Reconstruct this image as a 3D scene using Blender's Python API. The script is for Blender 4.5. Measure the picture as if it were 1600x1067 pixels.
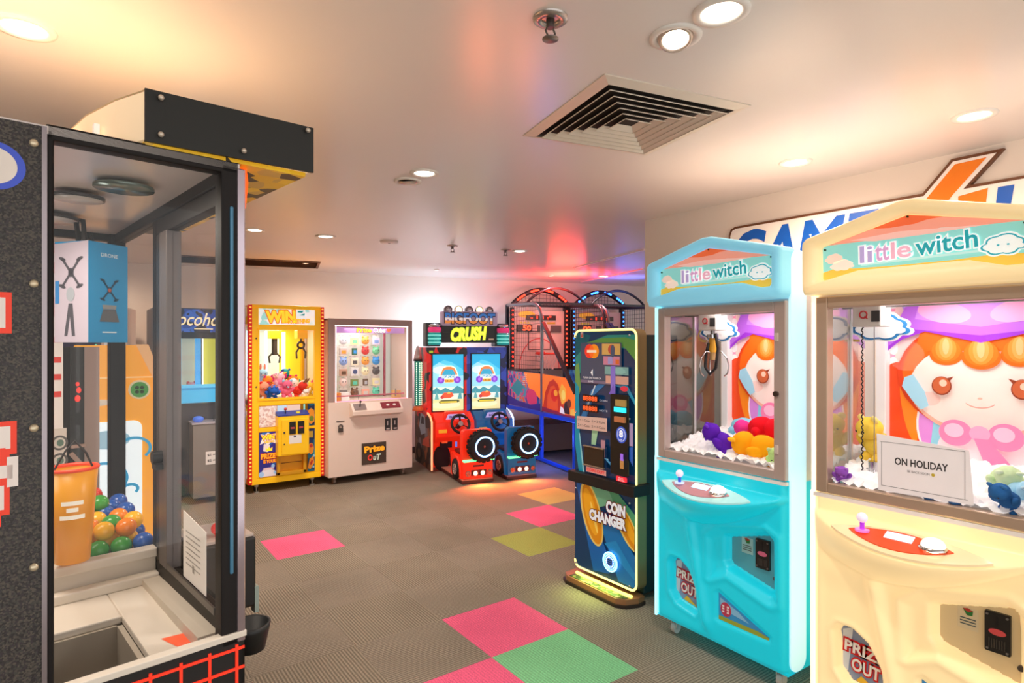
import bpy, bmesh, math, random
from mathutils import Vector, Matrix

for o in list(bpy.data.objects):
    bpy.data.objects.remove(o, do_unlink=True)
SC = bpy.context.scene
COL = SC.collection
R = math.radians
pi = math.pi
sin, cos = math.sin, math.cos

# ------------------------------------------------------------------ camera
cam_d = bpy.data.cameras.new('camera')
cam_d.lens = 36 * 934.8 / 1600
cam_d.sensor_width = 36
cam_d.shift_y = 0.002
cam_d.clip_start = 0.02
cam = bpy.data.objects.new('camera', cam_d)
cam.location = (0, 0, 1.5466)
cam.rotation_euler = (R(90), 0, R(54.12 - 90))
COL.objects.link(cam)
SC.camera = cam

# ------------------------------------------------------------------ world and exposure
SC.view_settings.view_transform = 'Standard'
SC.view_settings.look = 'None'
SC.view_settings.gamma = 1
SC.view_settings.use_curve_mapping = False
SC.view_settings.exposure = 0.0
W = bpy.data.worlds.new('ambient_fill')  # even ambient fill, added to light the room from its open side
SC.world = W
W.use_nodes = True
W.node_tree.nodes['Background'].inputs[0].default_value = (0.97, 0.96, 0.93, 1)
W.node_tree.nodes['Background'].inputs[1].default_value = 1.7


def lamp(name, kind, loc, energy, color, size=0.1, rot=(0, 0, 0), parent=None, spot=None, blend=0.5):
    d = bpy.data.lights.new(name, kind)
    d.energy = energy
    d.color = color
    if kind == 'AREA':
        d.shape = 'DISK'
        d.size = size
    else:
        d.shadow_soft_size = size
    if kind == 'SPOT':
        d.spot_size = R(spot or 100)
        d.spot_blend = blend
    o = bpy.data.objects.new(name, d)
    o.location = loc
    o.rotation_euler = rot
    COL.objects.link(o)
    if parent:
        o.parent = parent
    return o


WARM = (1.0, 0.80, 0.62)
PEACH = (1.0, 0.74, 0.54)
NEUT = (1.0, 0.93, 0.86)
COOL = (0.70, 0.86, 1.0)

# ------------------------------------------------------------------ materials
def lin(h):
    h = h.lstrip('#')
    out = []
    for i in (0, 2, 4):
        c = int(h[i:i + 2], 16) / 255
        out.append(c / 12.92 if c <= 0.04045 else ((c + 0.055) / 1.055) ** 2.4)
    return out


MATS = {}


def M(hexc, rough=0.5, metal=0.0, em=0.0, noise=0.05, spec=0.5, emc=None, name=None, nscale=14.0):
    key = (hexc, rough, metal, em, noise, spec, emc, nscale)
    if key in MATS:
        return MATS[key]
    m = bpy.data.materials.new(name or ('finish_' + hexc.strip('#')))
    m.use_nodes = True
    nt = m.node_tree
    b = nt.nodes['Principled BSDF']
    c = lin(hexc)
    tc = nt.nodes.new('ShaderNodeTexCoord')
    nz = nt.nodes.new('ShaderNodeTexNoise')
    nz.inputs['Scale'].default_value = nscale
    nz.inputs['Detail'].default_value = 3
    nt.links.new(tc.outputs['Object'], nz.inputs['Vector'])
    mx = nt.nodes.new('ShaderNodeMix')
    mx.data_type = 'RGBA'
    mx.inputs[6].default_value = (*[max(0, v * (1 - noise)) for v in c], 1)
    mx.inputs[7].default_value = (*[min(1, v * (1 + noise)) for v in c], 1)
    nt.links.new(nz.outputs['Fac'], mx.inputs[0])
    nt.links.new(mx.outputs[2], b.inputs['Base Color'])
    b.inputs['Roughness'].default_value = rough
    b.inputs['Metallic'].default_value = metal
    b.inputs['Specular IOR Level'].default_value = spec
    if em:
        b.inputs['Emission Color'].default_value = (*(lin(emc) if emc else c), 1)
        b.inputs['Emission Strength'].default_value = em
    MATS[key] = m
    return m


def E(hexc, s=1.0):
    return M(hexc, 0.5, 0, s, 0.03)


def glass(name, tint=(1, 1, 1), refl=0.04, graze=0.5, rough=0.0):
    m = bpy.data.materials.new(name)
    m.use_nodes = True
    nt = m.node_tree
    nt.nodes.clear()
    out = nt.nodes.new('ShaderNodeOutputMaterial')
    tr = nt.nodes.new('ShaderNodeBsdfTransparent')
    tr.inputs[0].default_value = (*tint, 1)
    gl = nt.nodes.new('ShaderNodeBsdfGlossy')
    gl.inputs['Roughness'].default_value = rough
    lw = nt.nodes.new('ShaderNodeLayerWeight')
    lw.inputs[0].default_value = 0.5
    fr = nt.nodes.new('ShaderNodeMath')
    fr.operation = 'POWER'
    fr.inputs[1].default_value = 5.0
    nt.links.new(lw.outputs['Facing'], fr.inputs[0])
    ad = nt.nodes.new('ShaderNodeMath')
    ad.operation = 'MULTIPLY_ADD'
    ad.use_clamp = True
    ad.inputs[1].default_value = graze
    ad.inputs[2].default_value = refl
    mx = nt.nodes.new('ShaderNodeMixShader')
    nt.links.new(fr.outputs[0], ad.inputs[0])
    nt.links.new(ad.outputs[0], mx.inputs[0])
    nt.links.new(tr.outputs[0], mx.inputs[1])
    nt.links.new(gl.outputs[0], mx.inputs[2])
    nt.links.new(mx.outputs[0], out.inputs[0])
    return m


GLASS = glass('clear_glass', (1, 1, 1), 0.02, 0.4)
GLASS_SIDE = glass('mirror_like_side_glass', (0.92, 0.92, 0.93), 0.42, 0.6)
GLASS_DARK = glass('darkened_side_glass', (0.52, 0.53, 0.52), 0.14, 0.5)  # tint stands in for the darkness outside the pane
GLASS_CLEAR = glass('very_clear_glass', (1, 1, 1), 0.015, 0.12)
GLASS_FAINT = glass('thin_clear_glass', (1, 1, 1), 0.012, 0.25)


def splash(name, cols, scale=9.0, em=0.0, rough=0.4, kind='VOR', detail=2.0):
    """printed camouflage or comic pattern, hard edged patches of a few inks"""
    m = bpy.data.materials.new(name)
    m.use_nodes = True
    nt = m.node_tree
    b = nt.nodes['Principled BSDF']
    tc = nt.nodes.new('ShaderNodeTexCoord')
    if kind == 'VOR':
        n = nt.nodes.new('ShaderNodeTexVoronoi')
        n.inputs['Scale'].default_value = scale
        nt.links.new(tc.outputs['Object'], n.inputs['Vector'])
        sep = nt.nodes.new('ShaderNodeSeparateColor')
        nt.links.new(n.outputs['Color'], sep.inputs[0])
        src = sep.outputs[0]
    else:
        n = nt.nodes.new('ShaderNodeTexNoise')
        n.inputs['Scale'].default_value = scale
        n.inputs['Detail'].default_value = detail
        nt.links.new(tc.outputs['Object'], n.inputs['Vector'])
        mr = nt.nodes.new('ShaderNodeMapRange')
        mr.inputs[1].default_value = 0.3
        mr.inputs[2].default_value = 0.7
        nt.links.new(n.outputs['Fac'], mr.inputs[0])
        src = mr.outputs[0]
    cr = nt.nodes.new('ShaderNodeValToRGB')
    cr.color_ramp.interpolation = 'CONSTANT'
    el = cr.color_ramp.elements
    while len(el) < len(cols):
        el.new(0.5)
    for i, c in enumerate(cols):
        el[i].position = i / len(cols)
        el[i].color = (*lin(c), 1)
    nt.links.new(src, cr.inputs[0])
    nt.links.new(cr.outputs[0], b.inputs['Base Color'])
    b.inputs['Roughness'].default_value = rough
    if em:
        nt.links.new(cr.outputs[0], b.inputs['Emission Color'])
        b.inputs['Emission Strength'].default_value = em
    return m


# ------------------------------------------------------------------ object helpers
def tag(o, label=None, cat=None, group=None, kind=None):
    if label:
        o['label'] = label
    if cat:
        o['category'] = cat
    if group:
        o['group'] = group
    if kind:
        o['kind'] = kind
    return o


def thing(name, label, cat, loc=(0, 0, 0), rz=0.0, group=None):
    o = bpy.data.objects.new(name, None)
    o.empty_display_size = 0.05
    o.location = loc
    o.rotation_euler = (0, 0, R(rz))
    COL.objects.link(o)
    return tag(o, label, cat, group)


def text_mesh(s, offset=0.0, shear=0.0, spacing=1.0):
    c = bpy.data.curves.new('lettering', 'FONT')
    c.body = s
    c.size = 1.0
    c.offset = offset
    c.shear = shear
    c.space_character = spacing
    c.resolution_u = 3
    c.fill_mode = 'FRONT'
    o = bpy.data.objects.new('lettering', c)
    COL.objects.link(o)
    dg = bpy.context.evaluated_depsgraph_get()
    me = bpy.data.meshes.new_from_object(o.evaluated_get(dg))
    vs = [(v.co.x, v.co.y) for v in me.vertices]
    fs = [tuple(p.vertices) for p in me.polygons]
    bpy.data.objects.remove(o, do_unlink=True)
    bpy.data.curves.remove(c)
    bpy.data.meshes.remove(me)
    return vs, fs


class MB:
    """collects shapes, with a material per face, into ONE mesh object"""

    def __init__(s, mat=None):
        s.v, s.f, s.mi, s.sm, s.mats = [], [], [], [], []
        s.cur = 0
        if mat:
            s.m(mat)

    def m(s, mat):
        if mat not in s.mats:
            s.mats.append(mat)
        s.cur = s.mats.index(mat)
        return s

    def add(s, vs, fs, smooth=False):
        n = len(s.v)
        s.v += [tuple(v) for v in vs]
        for f in fs:
            s.f.append(tuple(i + n for i in f))
            s.mi.append(s.cur)
            s.sm.append(smooth)
        return s

    def box(s, x0, x1, y0, y1, z0, z1):
        vs = [(x, y, z) for x in (x0, x1) for y in (y0, y1) for z in (z0, z1)]
        return s.add(vs, [(0, 1, 3, 2), (4, 6, 7, 5), (0, 4, 5, 1), (2, 3, 7, 6), (0, 2, 6, 4), (1, 5, 7, 3)])

    def prism(s, pts, a, b, axis='y', smooth=False):
        n = len(pts)

        def P(p, d):
            return {'y': (p[0], d, p[1]), 'z': (p[0], p[1], d), 'x': (d, p[0], p[1])}[axis]
        vs = [P(p, a) for p in pts] + [P(p, b) for p in pts]
        s.add(vs, [tuple(range(n)), tuple(range(2 * n - 1, n - 1, -1))])
        s.add(vs, [(i, (i + 1) % n, (i + 1) % n + n, i + n) for i in range(n)], smooth)
        return s

    def flat(s, pts, y, clip=None, axis='y'):
        if clip:
            pts = clip_poly(pts, clip)
        if len(pts) < 3:
            return s
        P = {'y': lambda p: (p[0], y, p[1]), 'z': lambda p: (p[0], p[1], y), 'x': lambda p: (y, p[0], p[1])}[axis]
        return s.add([P(p) for p in pts], [tuple(range(len(pts)))])

    def loft(s, loops, cap=True, smooth=True):
        n = len(loops[0])
        vs = [v for l in loops for v in l]
        fs = []
        for k in range(len(loops) - 1):
            for i in range(n):
                j = (i + 1) % n
                fs.append((k * n + i, k * n + j, (k + 1) * n + j, (k + 1) * n + i))
        s.add(vs, fs, smooth)
        if cap:
            s.add(loops[0], [tuple(range(n))])
            s.add(loops[-1], [tuple(range(n))])
        return s

    def cyl(s, p0, p1, r0, r1=None, n=18, smooth=True):
        p0, p1 = Vector(p0), Vector(p1)
        r1 = r0 if r1 is None else r1
        q = (p1 - p0).normalized().to_track_quat('Z', 'Y')
        loops = []
        for p, r in ((p0, r0), (p1, r1)):
            loops.append([p + q @ Vector((r * cos(2 * pi * i / n), r * sin(2 * pi * i / n), 0)) for i in range(n)])
        return s.loft(loops, True, smooth)

    def tube(s, pts, r, n=8, closed=False):
        pts = [Vector(p) for p in pts]
        N = len(pts)
        loops = []
        up = Vector((0.13, 0.31, 0.94))
        prev = None
        for i, p in enumerate(pts):
            a = pts[(i - 1) % N] if (closed or i > 0) else p
            b = pts[(i + 1) % N] if (closed or i < N - 1) else p
            t = (b - a).normalized()
            if prev is None:
                prev = t.cross(up)
                if prev.length < 1e-3:
                    prev = t.cross(Vector((1, 0, 0)))
            u = (prev - t * prev.dot(t)).normalized()
            prev = u
            w = t.cross(u)
            loops.append([p + u * r * cos(2 * pi * k / n) + w * r * sin(2 * pi * k / n) for k in range(n)])
        if closed:
            loops.append(loops[0])
        return s.loft(loops, not closed, True)

    def torus(s, c, axis, Rr, r, n=32, k=10):
        q = Vector(axis).normalized().to_track_quat('Z', 'Y')
        c = Vector(c)
        return s.tube([c + q @ Vector((Rr * cos(2 * pi * i / n), Rr * sin(2 * pi * i / n), 0)) for i in range(n)], r, k, True)

    def ell(s, c, r, nu=16, nv=10, rot=None):
        if not isinstance(r, (tuple, list)):
            r = (r, r, r)
        c = Vector(c)
        vs = []
        for j in range(nv + 1):
            a = pi * j / nv
            for i in range(nu):
                b = 2 * pi * i / nu
                v = Vector((r[0] * sin(a) * cos(b), r[1] * sin(a) * sin(b), r[2] * cos(a)))
                if rot is not None:
                    v = rot @ v
                vs.append(c + v)
        fs = [(j * nu + i, j * nu + (i + 1) % nu, (j + 1) * nu + (i + 1) % nu, (j + 1) * nu + i) for j in range(nv) for i in range(nu)]
        return s.add(vs, fs, True)

    def bar(s, p0, p1, w, h=None):
        h = h or w
        p0, p1 = Vector(p0), Vector(p1)
        q = (p1 - p0).normalized().to_track_quat('Z', 'Y')
        l = []
        for p in (p0, p1):
            l.append([p + q @ Vector((a * w / 2, b * h / 2, 0)) for a, b in ((-1, -1), (1, -1), (1, 1), (-1, 1))])
        return s.loft(l, True, False)

    def lathe(s, prof, c=(0, 0, 0), axis=(0, 0, 1), n=24):
        q = Vector(axis).normalized().to_track_quat('Z', 'Y')
        c = Vector(c)
        return s.loft([[c + q @ Vector((r * cos(2 * pi * i / n), r * sin(2 * pi * i / n), z)) for i in range(n)] for r, z in prof], True, True)

    def text(s, t, x0, x1, z0, z1, y, shear=0.0, bold=0.0, rot=0.0, outline=None, amount=0.05, oy=0.0012, axis='y', thick=0.0, mat=None):
        """lettering fitted to a box, lying in the x z plane and facing -y"""
        vs, fs = text_mesh(t, bold, shear)
        if not vs:
            return s
        ax0, ax1 = min(v[0] for v in vs), max(v[0] for v in vs)
        ay0, ay1 = min(v[1] for v in vs), max(v[1] for v in vs)
        sx, sz = (x1 - x0) / (ax1 - ax0), (z1 - z0) / (ay1 - ay0)
        cx, cz = (x0 + x1) / 2, (z0 + z1) / 2

        def T(v, yy):
            a = x0 + (v[0] - ax0) * sx - cx
            b = z0 + (v[1] - ay0) * sz - cz
            a, b = a * cos(rot) - b * sin(rot) + cx, a * sin(rot) + b * cos(rot) + cz
            return {'y': (a, yy, b), 'x': (yy, a, b), 'z': (a, b, yy)}[axis]
        if outline:
            keep = s.cur
            ov, of = text_mesh(t, bold + amount, shear)
            s.m(outline)
            s.add([T(v, y + oy) for v in ov], of)
            s.cur = keep
        if mat:
            s.m(mat)
        s.add([T(v, y) for v in vs], fs)
        return s

    def build(s, name, parent=None, bevel=0.0, seg=2, smooth_all=False, label=None, loc=None, recalc=True, sub=0, disp=0.0, dscale=0.05):
        me = bpy.data.meshes.new(name)
        me.from_pydata(s.v, [], s.f)
        for m in s.mats:
            me.materials.append(m)
        me.polygons.foreach_set('material_index', s.mi)
        me.polygons.foreach_set('use_smooth', [True] * len(s.f) if smooth_all else s.sm)
        me.update()
        if recalc:
            bm = bmesh.new()
            bm.from_mesh(me)
            bmesh.ops.recalc_face_normals(bm, faces=bm.faces)
            bm.to_mesh(me)
            bm.free()
        o = bpy.data.objects.new(name, me)
        COL.objects.link(o)
        if parent:
            o.parent = parent
        if loc:
            o.location = loc
        if label:
            o['label'] = label
        if bevel:
            b = o.modifiers.new('bevel', 'BEVEL')
            b.width = bevel
            b.segments = seg
            b.limit_method = 'ANGLE'
            b.angle_limit = R(40)
            b.harden_normals = False
        if sub:
            q = o.modifiers.new('subdivision', 'SUBSURF')
            q.levels = sub
            q.render_levels = sub
        if disp:
            t = bpy.data.textures.new('fur_lumps', 'CLOUDS')
            t.noise_scale = dscale
            d = o.modifiers.new('fur', 'DISPLACE')
            d.texture = t
            d.strength = disp
            d.mid_level = 0.5
        return o


def clip_poly(pts, rect):
    x0, x1, z0, z1 = rect

    def cut(p, inside, inter):
        out = []
        for i in range(len(p)):
            a, b = p[i - 1], p[i]
            if inside(b):
                if not inside(a):
                    out.append(inter(a, b))
                out.append(b)
            elif inside(a):
                out.append(inter(a, b))
        return out

    def ix(v):
        return lambda a, b: (v, a[1] + (b[1] - a[1]) * (v - a[0]) / (b[0] - a[0]))

    def iz(v):
        return lambda a, b: (a[0] + (b[0] - a[0]) * (v - a[1]) / (b[1] - a[1]), v)
    for ins, it in ((lambda p: p[0] >= x0, ix(x0)), (lambda p: p[0] <= x1, ix(x1)), (lambda p: p[1] >= z0, iz(z0)), (lambda p: p[1] <= z1, iz(z1))):
        if not pts:
            break
        pts = cut(pts, ins, it)
    return pts


def rect(x0, x1, z0, z1):
    return [(x0, z0), (x1, z0), (x1, z1), (x0, z1)]


def el(cx, cz, rx, rz=None, n=28, a0=0.0, a1=2 * pi, rot=0.0):
    rz = rz or rx
    full = abs(a1 - a0 - 2 * pi) < 1e-6
    m = n if full else n + 1
    out = []
    for i in range(m):
        a = a0 + (a1 - a0) * i / n
        x, z = rx * cos(a), rz * sin(a)
        out.append((cx + x * cos(rot) - z * sin(rot), cz + x * sin(rot) + z * cos(rot)))
    return out


def rrect(x0, x1, z0, z1, r, n=6):
    out = []
    for cx, cz, a in ((x1 - r, z0 + r, -pi / 2), (x1 - r, z1 - r, 0), (x0 + r, z1 - r, pi / 2), (x0 + r, z0 + r, pi)):
        for i in range(n + 1):
            t = a + pi / 2 * i / n
            out.append((cx + r * cos(t), cz + r * sin(t)))
    return out


def cloud(cx, cz, w, h):
    pts = []
    for k, (dx, dz, r) in enumerate(((-.5, -.1, .3), (-.25, .3, .36), (.1, .4, .4), (.42, .15, .32), (.6, -.2, .22), (.2, -.42, .3), (-.25, -.4, .3))):
        pts.append((dx, dz, r))
    out = []
    for i in range(48):
        a = 2 * pi * i / 48
        d = max(((px * cos(a) + pz * sin(a)) + math.sqrt(max(0, pr * pr - (px * sin(a) - pz * cos(a)) ** 2))) if pr * pr > (px * sin(a) - pz * cos(a)) ** 2 else 0.2 for px, pz, pr in pts)
        out.append((cx + d * cos(a) * w / 1.6, cz + d * sin(a) * h / 1.6))
    return out


def ss(a, b, x):
    t = max(0.0, min(1.0, (x - a) / (b - a)))
    return t * t * (3 - 2 * t)


def sdf(poly, x, z):
    d = 1e9
    ins = False
    n = len(poly)
    for i in range(n):
        ax, az = poly[i]
        bx, bz = poly[(i + 1) % n]
        ex, ez = bx - ax, bz - az
        t = max(0, min(1, ((x - ax) * ex + (z - az) * ez) / (ex * ex + ez * ez)))
        d = min(d, (x - ax - ex * t) ** 2 + (z - az - ez * t) ** 2)
        if (az > z) != (bz > z) and x < ex * (z - az) / ez + ax:
            ins = not ins
    return -math.sqrt(d) if ins else math.sqrt(d)


# common finishes
BLACK = M('#141314', 0.45)
SOFTBLACK = M('#1d1c1d', 0.7)
CHROME = M('#c9c9cc', 0.18, 1.0)
STEEL = M('#9d9c9c', 0.35, 0.9)
WHITE = M('#efece6', 0.5)
RUBBER = M('#101010', 0.8)
DARKGREY = M('#3a3838', 0.5)

# ================================================================== SETTING
CEIL = 2.5


def carpet(name, hexc, along_x, contrast=0.35):
    m = bpy.data.materials.new(name)
    m.use_nodes = True
    nt = m.node_tree
    b = nt.nodes['Principled BSDF']
    b.inputs['Roughness'].default_value = 0.95
    b.inputs['Specular IOR Level'].default_value = 0.12
    tc = nt.nodes.new('ShaderNodeTexCoord')
    wv = nt.nodes.new('ShaderNodeTexWave')
    wv.bands_direction = 'Y' if along_x else 'X'
    wv.inputs['Scale'].default_value = 20.0
    wv.inputs['Distortion'].default_value = 0.6
    wv.inputs['Detail'].default_value = 2.0
    wv.inputs['Detail Scale'].default_value = 6.0
    nz = nt.nodes.new('ShaderNodeTexNoise')
    nz.inputs['Scale'].default_value = 1.3
    nz.inputs['Detail'].default_value = 6.0
    n2 = nt.nodes.new('ShaderNodeTexNoise')
    n2.inputs['Scale'].default_value = 160.0
    for n in (wv, nz, n2):
        nt.links.new(tc.outputs['Object'], n.inputs['Vector'])
    c = lin(hexc)
    m1 = nt.nodes.new('ShaderNodeMix')
    m1.data_type = 'RGBA'
    m1.inputs[6].default_value = (*[v * (1 - contrast) for v in c], 1)
    m1.inputs[7].default_value = (*[min(1, v * (1 + contrast)) for v in c], 1)
    nt.links.new(wv.outputs['Fac'], m1.inputs[0])
    mr = nt.nodes.new('ShaderNodeMapRange')
    mr.inputs[1].default_value, mr.inputs[2].default_value = 0.3, 0.7
    mr.inputs[3].default_value, mr.inputs[4].default_value = 0.82, 1.15
    nt.links.new(nz.outputs['Fac'], mr.inputs[0])
    mr2 = nt.nodes.new('ShaderNodeMapRange')
    mr2.inputs[1].default_value, mr2.inputs[2].default_value = 0.3, 0.7
    mr2.inputs[3].default_value, mr2.inputs[4].default_value = 0.75, 1.25
    nt.links.new(n2.outputs['Fac'], mr2.inputs[0])
    mm = nt.nodes.new('ShaderNodeMath')
    mm.operation = 'MULTIPLY'
    nt.links.new(mr.outputs[0], mm.inputs[0])
    nt.links.new(mr2.outputs[0], mm.inputs[1])
    vm = nt.nodes.new('ShaderNodeVectorMath')
    vm.operation = 'SCALE'
    nt.links.new(m1.outputs[2], vm.inputs[0])
    nt.links.new(mm.outputs[0], vm.inputs['Scale'])
    nt.links.new(vm.outputs[0], b.inputs['Base Color'])
    bp = nt.nodes.new('ShaderNodeBump')
    bp.inputs['Strength'].default_value = 0.35
    bp.inputs['Distance'].default_value = 0.004
    nt.links.new(wv.outputs['Fac'], bp.inputs['Height'])
    nt.links.new(bp.outputs[0], b.inputs['Normal'])
    return m


GREY_X = carpet('grey_ribbed_carpet', '#8b7f6f', True, .34)
GREY_Y = carpet('grey_ribbed_carpet_turned', '#897d6c', False, .34)
PINK_C = carpet('pink_carpet', '#ec6487', False, 0.08)
GREEN_C = carpet('green_carpet', '#80c28c', False, 0.16)  # near tile, green neon light of the coin changer mixed into the colour
RED_LIT_C = carpet('green_carpet_red_lit', '#a5a857', True, 0.08)  # same green tile, with the reddish light on it put into the colour
FAR_LIT_C = carpet('carpet_far_lit', '#c6b36b', True, 0.08)  # far tile, the light falling there is put into the colour
# tile grid: half metre carpet tiles, corner (0,0) at x 1.646, y 2.948
special = {(0, 0): PINK_C, (-1, 1): PINK_C, (0, 1): GREEN_C, (-1, -4): PINK_C, (2, -2): RED_LIT_C, (3, -3): PINK_C, (4, -4): FAR_LIT_C}
fl = MB()
random.seed(4)
for iu in range(-12, 16):
    for iv in range(-14, 10):
        x0 = 1.646 + 0.5 * iu
        y1 = 2.948 - 0.5 * iv
        m = special.get((iu, iv)) or (GREY_X if (iu + iv) % 2 else GREY_Y)
        fl.m(m)
        fl.add([(x0, y1 - .5, 0), (x0 + .5, y1 - .5, 0), (x0 + .5, y1, 0), (x0, y1, 0)], [(0, 1, 2, 3)])
tag(fl.build('floor'), kind='structure')

WALLM = M('#efe4da', 0.6, noise=0.02, nscale=2)
CEILM = M('#eee8e4', 0.26, noise=0.03, nscale=0.8, spec=0.35)
tag(MB(CEILM).box(-4.4, 9.65, -1.6, 9.95, CEIL, CEIL + 0.1).build('ceiling'), kind='structure')
BWR = -12.5
bd = Vector((cos(R(BWR)), sin(R(BWR)), 0))
bn = Vector((-sin(R(BWR)), cos(R(BWR)), 0))
bp0 = Vector((1.62, 8.15, 0))


def wallpt(s, d, z):
    return bp0 + bd * s + bn * d + Vector((0, 0, z))


wb = MB(WALLM)
vs = [wallpt(s, d, z) for s in (-5.8, 8.05) for d in (0, 0.15) for z in (0, CEIL)]
wb.add(vs, [(0, 1, 3, 2), (4, 6, 7, 5), (0, 4, 5, 1), (2, 3, 7, 6), (0, 2, 6, 4), (1, 5, 7, 3)])
tag(wb.build('wall_back'), kind='structure')
bb = MB(M('#3b3430', 0.6))
vs = [wallpt(s, d, z) for s in (-5.8, 8.05) for d in (-0.012, 0) for z in (0, 0.09)]
bb.add(vs, [(0, 1, 3, 2), (4, 6, 7, 5), (0, 4, 5, 1), (2, 3, 7, 6), (0, 2, 6, 4), (1, 5, 7, 3)])
tag(bb.build('baseboard_back'), kind='structure')
tag(MB(WALLM).box(3.56, 3.75, -1.6, 3.16, 0, CEIL).build('wall_right'), kind='structure')
tag(MB(M('#3b3430', 0.6)).box(3.548, 3.56, -1.6, 3.16, 0, 0.09).build('baseboard_right'), kind='structure')
tag(MB(WALLM).box(-4.3, -4.15, -1.6, 9.7, 0, CEIL).build('wall_left'), kind='structure')
tag(MB(WALLM).box(9.5, 9.65, 3.0, 6.6, 0, CEIL).build('wall_far_right'), kind='structure')
TRIMM = M('#f4ecea', 0.3)
for i, (a, b) in enumerate((((4.62, 4.10), (5.02, 5.60)), ((5.83, 5.20), (6.27, 6.85)))):
    tag(MB(TRIMM).bar((a[0], a[1], CEIL - .006), (b[0], b[1], CEIL - .006), .03, .012).build('trim_%d' % (i + 1)), kind='structure')


# ------------------------------------------------------------------ ceiling fittings
LENS = M('#fff6ea', 0.4, em=9.0, emc='#fff0dc')
LENSW = M('#ffe9cf', 0.4, em=9.0, emc='#ffe2bd')


def downlight(x, y, label, power=14, color=NEUT, r=0.05, tilt=None, lens=LENS, group=None, spot=130):
    t = thing('downlight', label, 'ceiling light', (x, y, CEIL), 0, group)
    MB(WHITE).lathe([(r * 1.62, 0.0), (r * 1.6, -0.006), (r * 1.25, -0.008), (r * 1.12, -0.003), (r * 1.05, 0.0)]).build('trim_ring', t)
    if tilt:
        g = MB(M('#d9c9bd', 0.25, 0.6)).lathe([(r * 1.1, -0.002), (r * 1.0, -0.016), (r * .86, -0.018), (r * .8, -0.012)]).build('gimbal', t)
        g.rotation_euler = tilt
        l = MB(lens).lathe([(0.0005, -0.012), (r * .8, -0.012), (r * .8, -0.011)]).build('lens', g)
    else:
        MB(lens).lathe([(0.0005, -0.006), (r * 0.95, -0.0055), (r * 1.05, -0.0005)]).build('lens', t)
    if power:
        lamp('downlight_beam', 'SPOT', (0, 0, -0.03), power, color, r, parent=t, spot=spot, blend=0.8)
    return t


downlight(-.134, 2.325, 'bright warm downlight above the black claw cabinet at upper left', 34, PEACH, lens=LENSW)
downlight(1.494, 1.04, 'downlight of the front pair, the one nearer the top edge', 36, NEUT)
downlight(1.50, 1.208, 'tilted gimbal downlight of the front pair, nearer the square air diffuser', 30, NEUT, tilt=(R(-12), R(14), 0))
downlight(3.028, .893, 'downlight near the wall sign, the one above its orange numeral', 20, PEACH, lens=LENSW, spot=165)
downlight(3.047, 1.673, 'downlight near the wall sign, above its blue lettering', 62, PEACH, lens=LENSW, spot=165)
downlight(1.563, 3.205, 'downlight of the middle pair, the left and farther one', 34, NEUT, tilt=(R(10), R(-8), 0))
downlight(1.562, 2.995, 'downlight of the middle pair, the right and nearer one', 34, NEUT)
downlight(1.774, 5.276, 'single round downlight glowing in front of the yellow claw machine', 90, NEUT, r=.055)
downlight(1.192, 5.328, 'faint downlight at the far left beside the black cabinet post', 90, NEUT)
downlight(3.674, 4.944, 'small downlight inside the red reflections on the ceiling', 25, NEUT)
downlight(6.0, 6.1, 'far downlight on the ceiling above the basketball machines', 18, NEUT)


def sprinkler(x, y, label, k=1.0):
    t = thing('fire_sprinkler', label, 'sprinkler', (x, y, CEIL))
    MB(M('#b9b0ab', 0.3, 0.8)).lathe([(.052 * k, 0), (.05 * k, -.008 * k), (.03 * k, -.012 * k), (.026 * k, -.004 * k)]).build('rosette', t)
    b = MB(M('#6b625e', 0.35, 0.8))
    b.cyl((0, 0, 0), (0, 0, -.03 * k), .012 * k)
    for s in (-1, 1):
        b.tube([(s * .01 * k, 0, -.028 * k), (s * .018 * k, 0, -.042 * k), (s * .006 * k, 0, -.06 * k)], .003 * k, 6)
    b.build('frame', t)
    MB(M('#8a817c', 0.35, 0.8)).lathe([(.0005, -.060 * k), (.024 * k, -.0605 * k), (.024 * k, -.0635 * k), (.0005, -.065 * k)]).build('deflector', t)
    return t


sprinkler(1.118, 1.354, 'large fire sprinkler head hanging at the top centre of the ceiling', 1.0)
sprinkler(2.95, 5.069, 'far sprinkler with dark centre beside the round smoke detector')
sprinkler(3.508, 4.961, 'far sprinkler at the left edge of the red ceiling glow')
t = thing('smoke_detector', 'flat round smoke detector disc on the ceiling above the white prize machine', 'smoke detector', (2.342, 5.194, CEIL))
MB(M('#e6dcd6', 0.4)).lathe([(.085, 0), (.083, -.012), (.06, -.018), (.0005, -.019)]).build('body', t)
MB(DARKGREY).lathe([(.012, -.018), (.011, -.021), (.0005, -.022)]).build('indicator', t)
for i, (s, pw, colr, lab) in enumerate(((.75, 36, PEACH, 'tiny wall washer light near the back wall above the yellow claw machine'), (2.35, 22, COOL, 'tiny wall washer light near the back wall above the racing game'), (4.0, 12, COOL, 'added tiny wall washer light near the back wall left of the basketball arch'), (-1.6, 40, PEACH, 'added wall washer light near the back wall behind the black claw machine'))):  # last two washers are added to brighten the back wall
    p = wallpt(s, -.85, 0)
    t = thing('wall_washer', lab, 'ceiling light', (p.x, p.y, CEIL))
    MB(M('#e8dfda', 0.4)).lathe([(.035, 0), (.033, -.010), (.022, -.012), (.020, -.004)]).build('trim_ring', t)
    MB(LENS).lathe([(.0005, -.005), (.021, -.005)]).build('lens', t)
    lamp('wall_washer_beam', 'SPOT', (0, 0, -.03), pw, colr, .03, parent=t, spot=172, blend=.6)

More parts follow.
